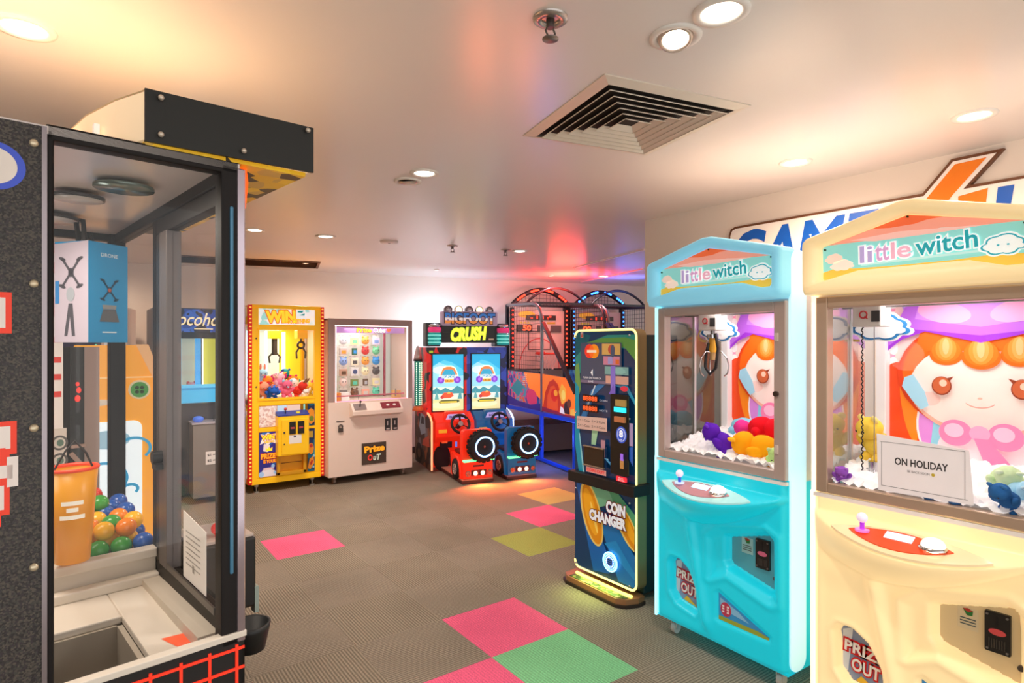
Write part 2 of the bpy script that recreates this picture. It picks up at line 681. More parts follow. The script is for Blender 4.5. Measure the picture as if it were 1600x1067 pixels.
# square four way air diffuser, turned with the back wall
t = thing('air_diffuser', 'square white louvred air diffuser in the ceiling', 'air vent', (1.91, 1.783, CEIL), -12.0)
H = .343
VENT = M('#ded3c4', 0.4)
f = MB(VENT)
for k in range(4):
    a = pi / 2 * k
    q = lambda x, y, z: (x * cos(a) - y * sin(a), x * sin(a) + y * cos(a), z)
    o_, i_ = H, H - .045
    f.add([q(-o_, -o_, -.004), q(o_, -o_, -.004), q(i_, -i_, -.014), q(-i_, -i_, -.014), q(-o_, -o_, 0), q(o_, -o_, 0)], [(0, 1, 2, 3), (0, 4, 5, 1)])
f.build('flange', t, recalc=False)
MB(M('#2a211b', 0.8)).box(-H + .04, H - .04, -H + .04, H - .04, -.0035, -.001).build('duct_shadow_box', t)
for n in range(6):
    l = MB(VENT)
    o_ = H - .062 - n * .043
    for k in range(4):
        a = pi / 2 * k
        q = lambda x, y, z: (x * cos(a) - y * sin(a), x * sin(a) + y * cos(a), z)
        i_ = o_ - .030
        l.add([q(-o_, -o_, -.022), q(o_, -o_, -.022), q(i_, -i_, -.005), q(-i_, -i_, -.005)], [(0, 1, 2, 3)])
        l.add([q(-o_, -o_, -.022), q(o_, -o_, -.022), q(o_ - .002, -o_ + .002, -.0245), q(-o_ + .002, -o_ + .002, -.0245)], [(0, 1, 2, 3)])
    l.build('louvre', t, recalc=False)
# long brown return grille
t = thing('return_air_grille', 'long brown return air grille set in the ceiling at the back left', 'air vent', (1.70, 7.42, CEIL), -15)
BR = M('#6f554a', 0.7)
f = MB(BR)
for x0, x1, y0, y1 in ((-.95, .68, -.30, -.27), (-.95, .68, .27, .30), (-.95, -.92, -.27, .27), (.65, .68, -.27, .27)):
    f.box(x0, x1, y0, y1, -.012, 0)
f.build('frame', t)
f = MB(M('#7b6156', 0.7))
for k in range(18):
    y = -.26 + k * .03
    f.add([(-.92, y, -.010), (.65, y, -.010), (.65, y + .024, -.001), (-.92, y + .024, -.001)], [(0, 1, 2, 3)])
f.build('slats', t)

# ------------------------------------------------------------------ wall sign on the right wall (faces -x); local x = -world y
t = thing('wall_sign', 'big white GAMES sign with blue letters and orange 4 shape high on the right wall', 'sign', (3.56, 0, 0), -90)
# outline in local x (= -Y), z
out = [(-2.40, 1.95), (-2.40, 2.27), (-2.385, 2.308), (-2.35, 2.322), (-1.262, 2.322), (-1.135, 2.468), (-.925, 2.468), (-1.058, 2.322), (.25, 2.322), (.29, 2.28), (.29, 1.95)]
MB(M('#6b3f22', 0.5)).prism(out, -.03, -.001).build('border', t)
cx_, cz_ = -1.1, 2.14
ins = [(-2.385, 1.965), (-2.385, 2.265), (-2.372, 2.296), (-2.345, 2.307), (-1.255, 2.307), (-1.128, 2.453), (-.953, 2.453), (-1.086, 2.307), (.24, 2.307), (.275, 2.27), (.275, 1.965)]
MB(M('#fbf3ef', 0.4)).prism(ins, -.033, -.0295).build('face', t)
BLU = M('#0a5cc4', 0.4)
letters = MB(BLU)
letters.text('GAMES', -2.372, -1.33, 1.99, 2.285, -.035, shear=.22, bold=.035)
letters.build('lettering', t)
num = MB(M('#f5820f', 0.4))
num.flat([(-1.245, 2.287), (-1.119, 2.437), (-.99, 2.440), (-1.128, 2.287), (-1.26, 2.11), (-1.40, 2.11)], -.0352)
num.flat([(-1.40, 2.11), (-1.03, 2.11), (-1.05, 2.05), (-1.44, 2.05)], -.0352)
num.flat([(-1.105, 2.275), (-.985, 2.292), (-1.02, 2.0), (-1.10, 2.0)], -.0352)
num.build('numeral', t)
u = MB(BLU)
u.flat([(-.947, 2.287), (-.885, 2.287), (-.91, 2.12), (-.87, 2.07), (-.78, 2.07), (-.72, 2.287), (-.66, 2.287), (-.72, 2.05), (-.78, 2.0), (-.90, 2.0), (-.97, 2.07)], -.0352)
u.build('lettering', t)

# ================================================================== GLOWING CLAW MACHINES ON THE RIGHT
CW = .745
REC = [(.335, .60), (.40, .655), (.64, .705), (.69, .68), (.695, .40), (.67, .385), (.44, .45), (.345, .40)]
RECI = [(.42, .62), (.645, .685), (.668, .66), (.672, .43), (.655, .42), (.44, .475), (.42, .50)]
PRZ = [(.085, .40), (.10, .425), (.15, .425), (.205, .39), (.255, .315), (.262, .20), (.25, .185), (.13, .205), (.095, .25)]
STK = [(.385, .34), (.40, .352), (.665, .235), (.66, .215), (.40, .205), (.385, .215)]


def cab_y(x, z):
    u = x / CW
    P = .150 * max(0.0, sin(pi * min(1, max(0, u)))) ** .85
    zl = .872 - .48 * P
    zb = .655 + .20 * (abs(u - .36) / .64) ** 1.7
    zt = .872
    y = 0.0
    if z >= zl:
        t = (zt - z) / max(.004, zt - zl)
        y = -P * max(0.0, min(1.0, t))
    elif z > zb:
        t = (z - zb) / max(.004, zl - zb)
        y = -P * (1 - (1 - t) ** 2.0) ** .9
    xs = .235 + (.64 - z) / .5 * .105
    if z < .70:
        y -= .030 * math.exp(-((x - xs) / .028) ** 2) * ss(.10, .2, z) * ss(.70, .62, z)
        y += .012 * ss(xs, xs - .08, x) * ss(.02, .06, x) * ss(.12, .2, z) * ss(.66, .55, z)
    d = sdf(REC, x, z)
    y += .020 * ss(.020, -.035, d) - .009 * math.exp(-((d - .016) / .016) ** 2)
    d = sdf(RECI, x, z)
    y += .042 * ss(.014, -.012, d)
    d = sdf(PRZ, x, z)
    y += .042 * ss(.014, -.010, d) - .006 * math.exp(-((d - .015) / .014) ** 2)
    d = sdf(STK, x, z)
    y += .014 * ss(.014, -.004, d)
    e = min(x, CW - x)
    y += .02 * (1 - ss(0, .03, e))
    e = min(z - .09, .945 - z)
    y += .015 * (1 - ss(0, .02, e))
    return y


def witch_art(mb, y, x0, x1, z0, z1, sc=1.0, em=.35):
    """printed doll picture; (0,0) of the art = middle of the face"""
    cl = (x0, x1, z0, z1)
    cx, cz = .405, 1.365
    st = [0]

    def F(pts, c):
        st[0] += 1
        mb.m(M(c, .35, 0, em, .02))
        mb.flat([(cx + (px) * sc, cz + (pz) * sc) for px, pz in pts], y - st[0] * .0006, cl)
    F(rect(-1, 1, -1, 1), '#ffd9cf')
    F(rect(-1, -.33, -1, 1), '#ff9fc0')
    for k in range(12):
        F(el(-.335, -.4 + k * .07, .02, .03, 10), '#fff5f0')
    F(el(.2, .35, .5, .12), '#c9a4ee')
    # pigtails and sleeves
    F(el(-.29, -.11, .10, .21, 28, 0, 2 * pi, .15), '#ee4a12')
    F(el(-.27, -.10, .03, .16, 20, 0, 2 * pi, .15), '#ff8a1c')
    F(el(.29, -.11, .10, .21, 28, 0, 2 * pi, -.15), '#ee4a12')
    F(el(-.155, -.19, .085, .15, 24, 0, 2 * pi, .1), '#fff3f3')
    F(el(-.155, -.19, .076, .14, 24, 0, 2 * pi, .1), '#dd8ede')
    F(el(.155, -.19, .085, .15, 24, 0, 2 * pi, -.1), '#fff3f3')
    F(el(.155, -.19, .076, .14, 24, 0, 2 * pi, -.1), '#dd8ede')
    F([(-.17, -.12), (.17, -.12), (.19, -.32), (-.19, -.32)], '#8fd3e6')
    F(el(0, -.28, .16, .15), '#ffe7ea')
    # hair behind the face
    F(el(0, .045, .315, .245), '#e8430f')
    F(el(0, .055, .295, .225), '#fb6d12')
    # head
    F(el(0, -.01, .268, .198), '#f7b7a0')
    F(el(0, 0, .262, .19), '#fbe6da')
    F(el(-.19, -.06, .045, .03), '#ffd3c6')
    F(el(.19, -.06, .045, .03), '#ffd3c6')
    # fringe
    F([(-.27, .05), (-.24, .17), (-.17, .24), (.17, .24), (.24, .17), (.27, .05), (.22, .11), (.18, .16), (-.18, .16), (-.22, .11)], '#fb6d12')
    F([(-.24, .15), (.24, .15), (.22, .25), (-.22, .25)], '#fb6d12')
    for dx, dz, r in ((-.125, .135, .062), (.125, .135, .062), (0, .125, .068)):
        F(el(dx, dz, r, r * .75), '#ea6a12')
        F(el(dx, dz + .016, r * .86, r * .78), '#f07a1c')
        F(el(dx, dz + .024, r * .62, r * .80), '#f39236')
        F(el(dx, dz + .030, r * .40, r * .72), '#f5a552')
        F(el(dx, dz + .034, r * .20, r * .55), '#f8ba7c')
    # hat brim and hat
    F([(-.42, .02), (-.36, .14), (-.29, .20), (-.2, .235), (0, .185), (.2, .235), (.29, .20), (.36, .14), (.42, .02), (.42, .2), (.3, .29), (.12, .275), (0, .27), (-.12, .275), (-.3, .29), (-.42, .2)], '#9b35cf')
    F([(-.36, .16), (-.25, .245), (0, .215), (.25, .245), (.36, .16), (.33, .27), (.16, .40), (-.16, .40), (-.27, .36), (-.33, .24)], '#b866e0')
    F([(-.24, .29), (0, .25), (.24, .29), (.2, .45), (-.2, .45)], '#cc88ea')
    F(el(-.13, .315, .10, .045, 24, 0, 2 * pi, -.2), '#f5a6d4')
    F(el(.13, .315, .10, .045, 24, 0, 2 * pi, .2), '#f5a6d4')
    # ribbons
    for s in (-1, 1):
        F([(s * .28, .03), (s * .245, .045), (s * .20, -.03), (s * .185, -.09), (s * .215, -.11), (s * .25, -.07), (s * .29, -.01)], '#a9dcef')
    # face
    for s in (-1, 1):
        F(el(s * .137, .0, .037, .040), '#8f3a1e')
        F(el(s * .137, .002, .033, .036), '#c96238')
        F(el(s * .137 + .006, .012, .014, .015), '#ffc9ae')
        F([(s * .137 - s * .03, .02), (s * .137 - s * .045, .042), (s * .137 - s * .018, .033)], '#8f3a1e')
    F(el(0, -.045, .008, .005), '#f4b9a4')
    arc = el(0, -.045, .060, .040, 16, pi * 1.2, pi * 1.8)
    arc2 = el(0, -.042, .060, .040, 16, pi * 1.2, pi * 1.8)
    F(arc + arc2[::-1], '#d9755a')
    # bow
    F(el(-.085, -.195, .06, .055), '#ff86b3')
    F(el(.085, -.195, .06, .055), '#ff86b3')
    F(el(-.09, -.185, .035, .03), '#ffc0d8')
    F(el(.08, -.185, .035, .03), '#ffc0d8')
    F(el(0, -.19, .036, .032), '#ffa6c8')
    F([(-.02, -.21), (.03, -.21), (.10, -.30), (.02, -.32)], '#ff86b3')


def claw_gantry(t, x, y, drop, style):
    g = MB(M('#d9d2cb', .35)).box(x - .055, x + .055, y - .05, y + .05, 1.615, 1.72).build('claw_carriage', t, .006)
    b = MB(M('#c6222c', .4))
    b.torus((x - .01, y - .052, 1.665), (0, 1, 0), .014, .003, 16, 6)
    b.bar((x - .005, y - .053, 1.658), (x + .006, y - .053, 1.648), .004)
    b.build('badge', g)
    MB(DARKGREY).box(x + .02, x + .052, y - .052, y - .05, 1.635, 1.68).build('connector', g)
    r = MB(STEEL)
    r.cyl((.02, y, 1.70), (CW - .02, y, 1.70), .007)
    r.build('rail', t)
    if style == 'raised':
        c = MB(STEEL)
        c.cyl((x, y, 1.615), (x, y, 1.59), .012)
        c.m(CHROME).cyl((x, y, 1.595), (x, y, 1.575), .03)
        c.m(M('#e5a62a', .35)).cyl((x, y, 1.575), (x, y, 1.50), .021)
        c.m(M('#c9a36a', .35)).cyl((x, y, 1.50), (x, y, 1.46), .015)
        cb = c.build('claw', t)
        for k in range(3):
            a = 2 * pi * k / 3 + .3
            pr = MB(CHROME)
            pr.tube([(x + cos(a) * r_, y + sin(a) * r_, z_) for r_, z_ in ((.015, 1.50), (.045, 1.505), (.075, 1.47), (.085, 1.43), (.078, 1.39), (.06, 1.375))], .004, 6)
            pr.build('prong', cb)
        MB(M('#1b1b1d', .5)).tube([(x + .04, y - .03, 1.60), (x + .055, y - .03, 1.52), (x + .045, y - .035, 1.42), (x + .012, y - .04, 1.385), (x - .02, y - .035, 1.42), (x - .02, y - .03, 1.49), (x - .01, y - .02, 1.55)], .008, 8).build('cable', t)
    else:
        w = MB(M('#1b1b1d', .5))
        pts = []
        for i in range(90):
            z = 1.615 - i * .0068
            pts.append((x - .028 + .0035 * cos(i * 1.9), y - .02 + .0035 * sin(i * 1.9), z))
        pts += [(x - .02, y - .02, .99)]
        w.tube(pts, .0028, 5)
        w.build('coiled_cable', t)
        MB(STEEL).cyl((x + .01, y, 1.62), (x + .01, y, 1.03), .0022, n=6).build('cord', t)
        c = MB(CHROME)
        c.cyl((x + .01, y, 1.06), (x + .01, y, 1.02), .022)
        c.cyl((x + .01, y, 1.02), (x + .01, y, .985), .012)
        cb = c.build('claw', t)
        for k in range(3):
            a = 2 * pi * k / 3 + .9
            pr = MB(CHROME)
            pr.tube([(x + .01 + cos(a) * r_, y + sin(a) * r_, z_) for r_, z_ in ((.015, 1.03), (.04, 1.02), (.05, .985), (.035, .97))], .004, 6)
            pr.build('prong', cb)


def glow_claw(label, loc, rz, body, head, accent, frame_c, side_em, holiday, claw, cut):
    t = thing('claw_machine', label, 'claw machine', loc, rz, None)
    # lower moulded front
    nx, nz = 96, 112
    b = MB(body)
    vs, fs = [], []
    for j in range(nz + 1):
        z = .09 + (.945 - .09) * j / nz
        for i in range(nx + 1):
            x = CW * i / nx
            vs.append((x, cab_y(x, z), z))
    for j in range(nz):
        for i in range(nx):
            a = j * (nx + 1) + i
            fs.append((a, a + 1, a + nx + 2, a + nx + 1))
    b.add(vs, fs, True)
    b.box(0, .012, .02, .10, .09, .945)
    b.box(CW - .012, CW, .02, .10, .09, .945)
    b.box(.0, CW, .015, .10, .09, .10)
    b.box(0, CW, .09, .62, .09, .93)
    fr = b.build('moulded_front', t, recalc=False)
    # deck
    dk = MB(accent)
    lens_ = []
    for i in range(17):
        u = i / 16
        x = .115 + .51 * u
        w = .052 * sin(pi * u) ** .8
        lens_.append((x, w))
    for i in range(15, 0, -1):
        u = i / 16
        x = .115 + .51 * u
        w = -.075 * sin(pi * u) ** .8
        lens_.append((x, w))

    def deck(x, w, up):
        # follow the deck slope
        return (x, -.080 + w * .95, .8335 + w * .95 * .48 + up)
    n = len(lens_)
    clear = M('#a9dfe0' if not holiday else '#f2d9aa', .15, 0, .25)
    d1 = MB(clear)
    d1.loft([[deck(x, w, .004) for x, w in lens_], [deck(x, w, .012) for x, w in lens_]], True, False)
    dp = d1.build('control_deck', t)
    d2 = MB(accent)
    inner = [(.37 + (x - .37) * .66 - .02, w * .72) for x, w in lens_]
    d2.loft([[deck(x, w, .0125) for x, w in inner], [deck(x, w, .016) for x, w in inner]], True, False)
    d2.build('deck_panel', dp)
    s = MB(E('#bfe6ff', .9))
    s.loft([[deck(x, w, .0165) for x, w in rect(.305, .395, -.006, .026)], [deck(x, w, .019) for x, w in rect(.305, .395, -.006, .026)]], True, False)
    s.build('display', dp)
    jx = deck(.23, 0.0, .016)
    j = MB(M('#c9d9ff' if not holiday else '#ff7bd0', .25, 0, .5))
    j.cyl(jx, (jx[0], jx[1], jx[2] + .008), .024)
    j.m(M('#3052c8' if not holiday else '#b23ae0', .25, 0, .4)).cyl(jx, (jx[0], jx[1], jx[2] + .04), .008)
    j.m(M('#f2e6f0', .15, 0, .35, emc='#f4d8ff')).ell((jx[0], jx[1], jx[2] + .050), .019)
    j.build('joystick', dp)
    bx = deck(.46, -.005, .016)
    bt = MB(CHROME)
    bt.lathe([(.042, 0), (.042, .006), (.034, .010)], bx)
    bt.m(M('#fff4e2', .2, 0, 2.2, emc='#ffe9c8')).ell((bx[0], bx[1], bx[2] + .012), (.036, .036, .026))
    bt.build('push_button', dp)
    # prize window, coin plate, sticker
    pz = MB(M('#8f9fbf', .25))
    pz.flat(PRZ, cab_y(.17, .3) - .002)
    PR = M('#c8203a' if not holiday else '#e01d22', .4)
    yb = cab_y(.17, .3) - .004
    pz.m(M('#dfe6f0', .3)).flat([(.10, .40), (.14, .42), (.12, .24), (.10, .25)], yb)
    pz.m(PR).text('PRIZE', .108, .258, .318, .362, yb - .004, bold=.03, rot=-.06, outline=PR, amount=.12, oy=.002, mat=M('#fff6f0', .4))
    pz.m(PR).text('OUT', .135, .24, .250, .300, yb - .004, bold=.03, rot=-.06, outline=PR, amount=.10, oy=.002, mat=M('#fff6f0', .4))
    pz.m(M('#f1c233', .4)).flat([(.15, .215), (.24, .20), (.17, .24)], yb - .001)
    pz.build('prize_flap', t)
    cp = MB(M('#4c9ca8' if not holiday else '#d8bf90', .4, 0, .15))
    ycp = cab_y(.55, .55) - .0015
    cp.flat(RECI, ycp)
    cdoor = cp.build('coin_door', t)
    c = MB(M('#2c2a28', .4, .3))
    c.prism(rrect(.565, .635, .51, .645, .004), ycp - .012, ycp)
    c.m(STEEL)
    for q in ((.573, .52), (.627, .52), (.573, .635), (.627, .635)):
        c.cyl((q[0], ycp - .016, q[1]), (q[0], ycp - .010, q[1]), .004, n=8)
    c.m(BLACK).box(.596, .602, ycp - .0135, ycp - .011, .60, .635)
    c.m(M('#e06a8a' if not holiday else '#e2575a', .4)).flat(el(.60, .580, .024, .011), ycp - .0135)
    c.m(M('#57524c', .35, .5))
    for k in range(7):
        c.box(.576 + k * .007, .579 + k * .007, ycp - .0135, ycp - .011, .524, .556)
    c.build('coin_slot', cdoor)
    s = MB(M('#a9d8d8' if not holiday else '#e6d3ac', .5))
    s.flat(rect(.485, .545, .555, .63), ycp - .001)
    s.m(M('#2f7d3a', .5)).flat([(.50, .625), (.53, .622), (.528, .605), (.512, .603)], ycp - .002)
    s.m(M('#b5392e', .5)).flat([(.50, .625), (.515, .629), (.53, .622), (.515, .615)], ycp - .0025)
    s.m(M('#5d6a68', .5))
    for k in range(3):
        s.flat(rect(.492, .538, .570 + k * .01, .574 + k * .01), ycp - .002)
    s.build('notice_label', cdoor)
    MB(M('#6f665e', .3, .8)).cyl((.662, ycp - .012, .485), (.662, ycp, .485), .010, n=12).build('lock', cdoor)
    st = MB(M('#3f9fe0', .35))
    ys = cab_y(.45, .27) - .002
    st.flat([(.392, .342), (.66, .228), (.655, .215), (.392, .213)], ys)
    st.m(M('#8fc9f0', .35)).flat([(.40, .32), (.50, .285), (.56, .25), (.40, .27)], ys - .0006)
    st.m(M('#a9b23f' if not holiday else '#f0a24a', .35)).flat([(.392, .232), (.60, .235), (.66, .226), (.655, .213), (.392, .213)], ys - .0008)
    st.m(M('#c8385a', .35)).flat(el(.432, .272, .030, .034), ys - .0012)
    st.m(M('#ffe6ea', .35))
    for k in range(3):
        st.flat(rect(.412, .424, .255 + k * .013, .264 + k * .013), ys - .0018)
        st.flat(rect(.438, .450, .255 + k * .013, .264 + k * .013), ys - .0018)
    st.build('sticker', t)
    # window frame
    f = MB(frame_c)
    f.box(0.015, .062, .0, .05, .945, 1.735)
    f.box(.686, CW - .004, .0, .05, .945, 1.735)
    f.box(.062, .686, .0, .05, .945, .985)
    f.box(.062, .686, .0, .05, 1.690, 1.735)
    wf = f.build('window_frame', t, .004)
    for z in (1.575, 1.08):
        MB(M('#e8d9cf', .3, .3)).box(.694, .708, -.006, 0, z - .018, z + .018).build('hinge', wf)
    MB(M('#57483f', .3, .6)).cyl((.70, -.012, 1.325), (.70, 0, 1.325), .012, n=12).build('lock', wf)
    MB(GLASS_FAINT).box(.062, .686, .018, .022, .985, 1.690).build('window_pane', t)
    # light tubes
    tubec = M('#d8fbff', .4, 0, 1.7, emc='#7fe6f5') if not holiday else M('#fff4e0', .4, 0, 1.2, emc='#ffe6bd')
    MB(tubec).box(.0, .013, -.004, .03, .945, 1.74).box(-.006, .006, 0.0, .03, .09, .945).build('light_strip', t)
    sp = MB(M('#c4ecf6', .4, 0, side_em, emc='#bfeaf8'))
    sp.prism(rrect(.025, .145, .10, 1.96, .05), CW - .004, CW + .008, 'x')
    sp.build('side_light_panel', t, .012, 3)
    # rear box, floor, roof
    k = MB(M('#efeae6', .5))
    k.box(0.0, CW, .60, .63, .93, 1.98)
    k.box(0.0, CW, .0, .60, .925, .940)
    k.box(0.0, CW, .03, .63, 1.735, 1.96)
    k.box(CW - .02, CW, .05, .60, .94, 1.735)
    k.build('cabinet', t)
    MB(M('#f4f1ee', .35, 0, .12)).box(.012, .055, .545, .60, .94, 1.735).build('corner_post', t, .003)
    MB(M('#f4f1ee', .35, 0, .12)).box(.0, .02, .05, .07, .94, 1.735).build('corner_post', t, .003)
    MB(GLASS_SIDE if holiday else GLASS_DARK).box(.004, .010, .07, .545, .945, 1.735).build('side_pane', t)
    MB(M('#d9d7d4', .3, .4)).box(.012, .018, .30, .315, .945, 1.735).build('pane_rail', t)
    art = MB()
    witch_art(art, .597, .056, CW - .022, .94, 1.735, 1.0, .17)
    art.build('backdrop_poster', t, recalc=False)
    # hanging cloud board
    cb = MB(M('#2f86c8' if not holiday else '#2f7fd0', .4))
    ox = -.085 if not holiday else -.12
    def cl2(sc, c, yy):
        cb.m(c)
        cb.flat([(x * sc + (1 - sc) * .24 + ox, z * sc + (1 - sc) * 1.615) for x, z in cloud(.24, 1.615, .23, .12)], yy)
    cl2(1.12, M('#ffffff', .4), .33)
    cl2(1.0, M('#2f86c8', .4), .328)
    cl2(.86, M('#fdfdfd', .4, 0, .1), .326)
    cb.m(M('#c9a85a', .4)).flat(el(.15 + ox, 1.595, .045, .042, 18, pi * .5, pi * 1.6) + el(.15 + ox, 1.595, .034, .031, 18, pi * .5, pi * 1.6)[::-1], .3255)
    cb.build('cloud_sign', t)
    # bedding the prizes lie on
    bed = MB(M('#f7f4f2', .9, 0, .12, .06, nscale=60))
    NB = 40
    bv, bf = [], []
    random.seed(7 if holiday else 3)
    for jj in range(NB + 1):
        for ii in range(NB + 1):
            x = .03 + (CW - .06) * ii / NB
            yy = .03 + .555 * jj / NB
            z = .995 + .06 * ss(.05, .45, yy) + random.uniform(-.014, .018)
            bv.append((x, yy, z))
    for jj in range(NB):
        for ii in range(NB):
            a = jj * (NB + 1) + ii
            bf.append((a, a + 1, a + NB + 2, a + NB + 1))
    bed.add(bv, bf, False)
    tag(bed.build('stuffing', t), kind='stuff')
    # header
    hd = MB(head)
    outp = [(-.02, 1.765), (-.012, 1.744), (.36, 1.744), (.742, 1.744), (.752, 1.765), (.752, 1.955), (.735, 1.972), (.385, 2.062), (.335, 2.062), (-.005, 1.972), (-.02, 1.955)]
    # inner loop matched point for point
    inp = [(.058, 1.805), (.065, 1.797), (.165, 1.797), (.195, 1.826), (.545, 1.826), (.585, 1.797), (.69, 1.797), (.70, 1.81), (.70, 1.928), (.69, 1.936), (.36, 2.012), (.065, 1.935), (.055, 1.925)]
    # resample both loops by angle about the centre
    def ray_hit(poly, a):
        c = (.36, 1.885)
        best = None
        dx, dz = cos(a), sin(a)
        for i in range(len(poly)):
            ax, az = poly[i]; bx, bz = poly[(i + 1) % len(poly)]
            ex, ez = bx - ax, bz - az
            den = dx * ez - dz * ex
            if abs(den) < 1e-9:
                continue
            tt = ((ax - c[0]) * ez - (az - c[1]) * ex) / den
            uu = ((ax - c[0]) * dz - (az - c[1]) * dx) / den
            if tt > 0 and -1e-6 <= uu <= 1 + 1e-6:
                best = tt if best is None else min(best, tt)
        return (c[0] + dx * best, c[1] + dz * best)
    angs = sorted({math.atan2(p[1] - 1.885, p[0] - .36) for p in outp + inp} | {-pi + 2 * pi * k_ / 48 for k_ in range(48)})
    O_ = [ray_hit(outp, a) for a in angs]
    I_ = [ray_hit(inp, a) for a in angs]

    def mixp(f_):
        return [(o[0] + (i[0] - o[0]) * f_, o[1] + (i[1] - o[1]) * f_) for o, i in zip(O_, I_)]
    loops = []
    for f_, yy in ((0.0, .06), (0.0, -.035), (.08, -.05), (.25, -.06), (.62, -.06), (.86, -.05), (1.0, -.032), (1.0, -.02)):
        loops.append([(p[0], yy, p[1]) for p in mixp(f_)])
    hd.loft(loops, False, True)
    hd.add(loops[0], [tuple(range(len(O_)))])
    hb = hd.build('header', t)
    # header picture
    a = MB()
    AR = [(.058, 1.80), (.165, 1.797), (.195, 1.826), (.545, 1.826), (.585, 1.797), (.70, 1.80), (.70, 1.932), (.36, 2.01), (.055, 1.93)]
    def HC(c, e=.45):
        return M(c, .35, 0, e, .02)
    yy = -.022
    a.m(HC('#8fd8d2')).prism(AR, yy, yy + .004)
    a.m(HC('#f4a08a')).flat([(.075, 1.936), (.36, 2.01), (.69, 1.936), (.58, 1.938), (.46, 1.948), (.40, 1.942), (.24, 1.936)], yy - .0006)
    a.m(HC('#f06a3c')).flat([(.24, 1.978), (.36, 2.01), (.47, 1.985), (.42, 1.983), (.38, 1.974), (.30, 1.972)], yy - .001)
    a.m(HC('#f7c0b4')).flat([(.16, 1.945), (.33, 1.955), (.60, 1.938), (.45, 1.932), (.25, 1.93)], yy - .0012)
    a.m(HC('#e8c04c')).flat([(.058, 1.80), (.165, 1.797), (.195, 1.826), (.545, 1.826), (.585, 1.797), (.70, 1.80), (.70, 1.832), (.62, 1.838), (.5, 1.832), (.3, 1.832), (.17, 1.836), (.12, 1.846), (.058, 1.83)], yy - .0014)
    a.m(HC('#bfe9e3')).flat([(.2, 1.842), (.6, 1.85), (.6, 1.858), (.2, 1.852)], yy - .0016)
    for q, w, c in (((.10, 1.880), (.055, .026), '#f7d6c4'), ((.13, 1.852), (.07, .028), '#fbe3d2')):
        a.m(HC(c)).flat(cloud(q[0], q[1], w[0] * 1.3, w[1] * 1.6), yy - .002)
    a.m(HC('#ffffff')).flat(cloud(.635, 1.866, .135, .082), yy - .002)
    a.m(HC('#34a9b8')).flat(cloud(.635, 1.866, .122, .072), yy - .0026)
    a.m(HC('#f3fbfa')).flat(cloud(.635, 1.866, .108, .062), yy - .0032)
    a.m(HC('#34a9b8')).flat([(.685, 1.868), (.705, 1.872), (.69, 1.855)], yy - .0026)
    for q in ((.622, 1.866), (.648, 1.866)):
        a.flat(el(q[0], q[1], .004, .003, 10), yy - .0038)
    a.m(HC('#ffffff'))
    for tx, x0, x1, z0, z1, c in (('li', .198, .243, 1.853, 1.917, '#b9a7d6'), ('tt', .252, .300, 1.854, 1.913, '#d6a5cf'), ('le', .306, .372, 1.857, 1.918, '#f0b6ca'), ('witch', .385, .568, 1.862, 1.926, '#1fa3ae')):
        a.text(tx, x0, x1, z0, z1, yy - .005, bold=.02, rot=.05 if tx == 'witch' else 0.02, outline=HC('#fdfdfd'), amount=.05, oy=.0015, mat=HC(c))
    a.m(M('#3b4a2a', .4, .5))
    for q in ((.066, 1.92), (.36, 2.003), (.69, 1.928), (.17, 1.802), (.58, 1.802)):
        a.cyl((q[0], yy - .006, q[1]), (q[0], yy, q[1]), .004, n=8)
    a.build('header_picture', hb, recalc=False)
    # castors
    for x in (.07, CW - .07):
        for y in (.08, .55):
            w = MB(M('#d9d6d2', .35, .4))
            w.cyl((x, y, .09), (x, y, .065), .02)
            w.bar((x - .016, y, .07), (x - .016, y, .028), .005, .03)
            w.bar((x + .016, y, .07), (x + .016, y, .028), .005, .03)
            w.m(M('#cfcac5', .5)).cyl((x - .012, y, .027), (x + .012, y, .027), .027)
            w.build('castor', t)
    lamp('cabinet_light', 'AREA', (.36, .30, 1.725), 3.2 if not holiday else 3.0, (1, .97, .95), .4, parent=t)
    claw_gantry(t, .20 if not holiday else .135, .22, 0, claw)
    return t


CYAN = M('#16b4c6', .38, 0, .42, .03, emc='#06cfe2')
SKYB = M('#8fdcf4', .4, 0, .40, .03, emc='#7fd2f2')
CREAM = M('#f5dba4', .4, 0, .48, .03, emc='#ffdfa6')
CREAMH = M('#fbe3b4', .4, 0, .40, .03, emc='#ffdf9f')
FRAME = M('#c8b4ac', .34, .35)
FRAME2 = M('#c4ab95', .32, .45)
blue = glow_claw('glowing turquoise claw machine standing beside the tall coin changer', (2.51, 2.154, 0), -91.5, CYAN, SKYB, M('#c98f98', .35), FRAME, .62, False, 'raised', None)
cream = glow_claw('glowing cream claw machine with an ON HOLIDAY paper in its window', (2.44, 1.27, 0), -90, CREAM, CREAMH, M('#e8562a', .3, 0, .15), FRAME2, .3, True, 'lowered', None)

# paper notice taped to the cream machine's window
t = thing('paper_notice', 'white ON HOLIDAY paper notice taped to the cream machine window', 'notice', (2.44, 1.27, 0), -90)
n = MB(M('#e9e2e2', .7, 0, .12))
n.prism([(.246, .992), (.545, .998), (.532, 1.183), (.240, 1.205)], .0145, .0165)
n.build('sheet', t)
n = MB(M('#9a9494', .6))
a_, b_ = (.258, 1.008), (.527, 1.172)
for q in ((.257, .528, 1.0115, 1.0135), (.252, .519, 1.176, 1.178)):
    n.flat(rect(*q), .0138)
n.flat(rect(.257, .259, 1.0115, 1.178), .0138)
n.flat(rect(.519, .521, 1.0115, 1.178), .0138)
n.build('border', t)
n = MB(M('#2b2424', .6))
n.text('ON HOLIDAY', .303, .471, 1.098, 1.125, .0136, bold=.02)
n.m(M('#6b6464', .6)).text('BE BACK SOON', .345, .415, 1.076, 1.084, .0136)
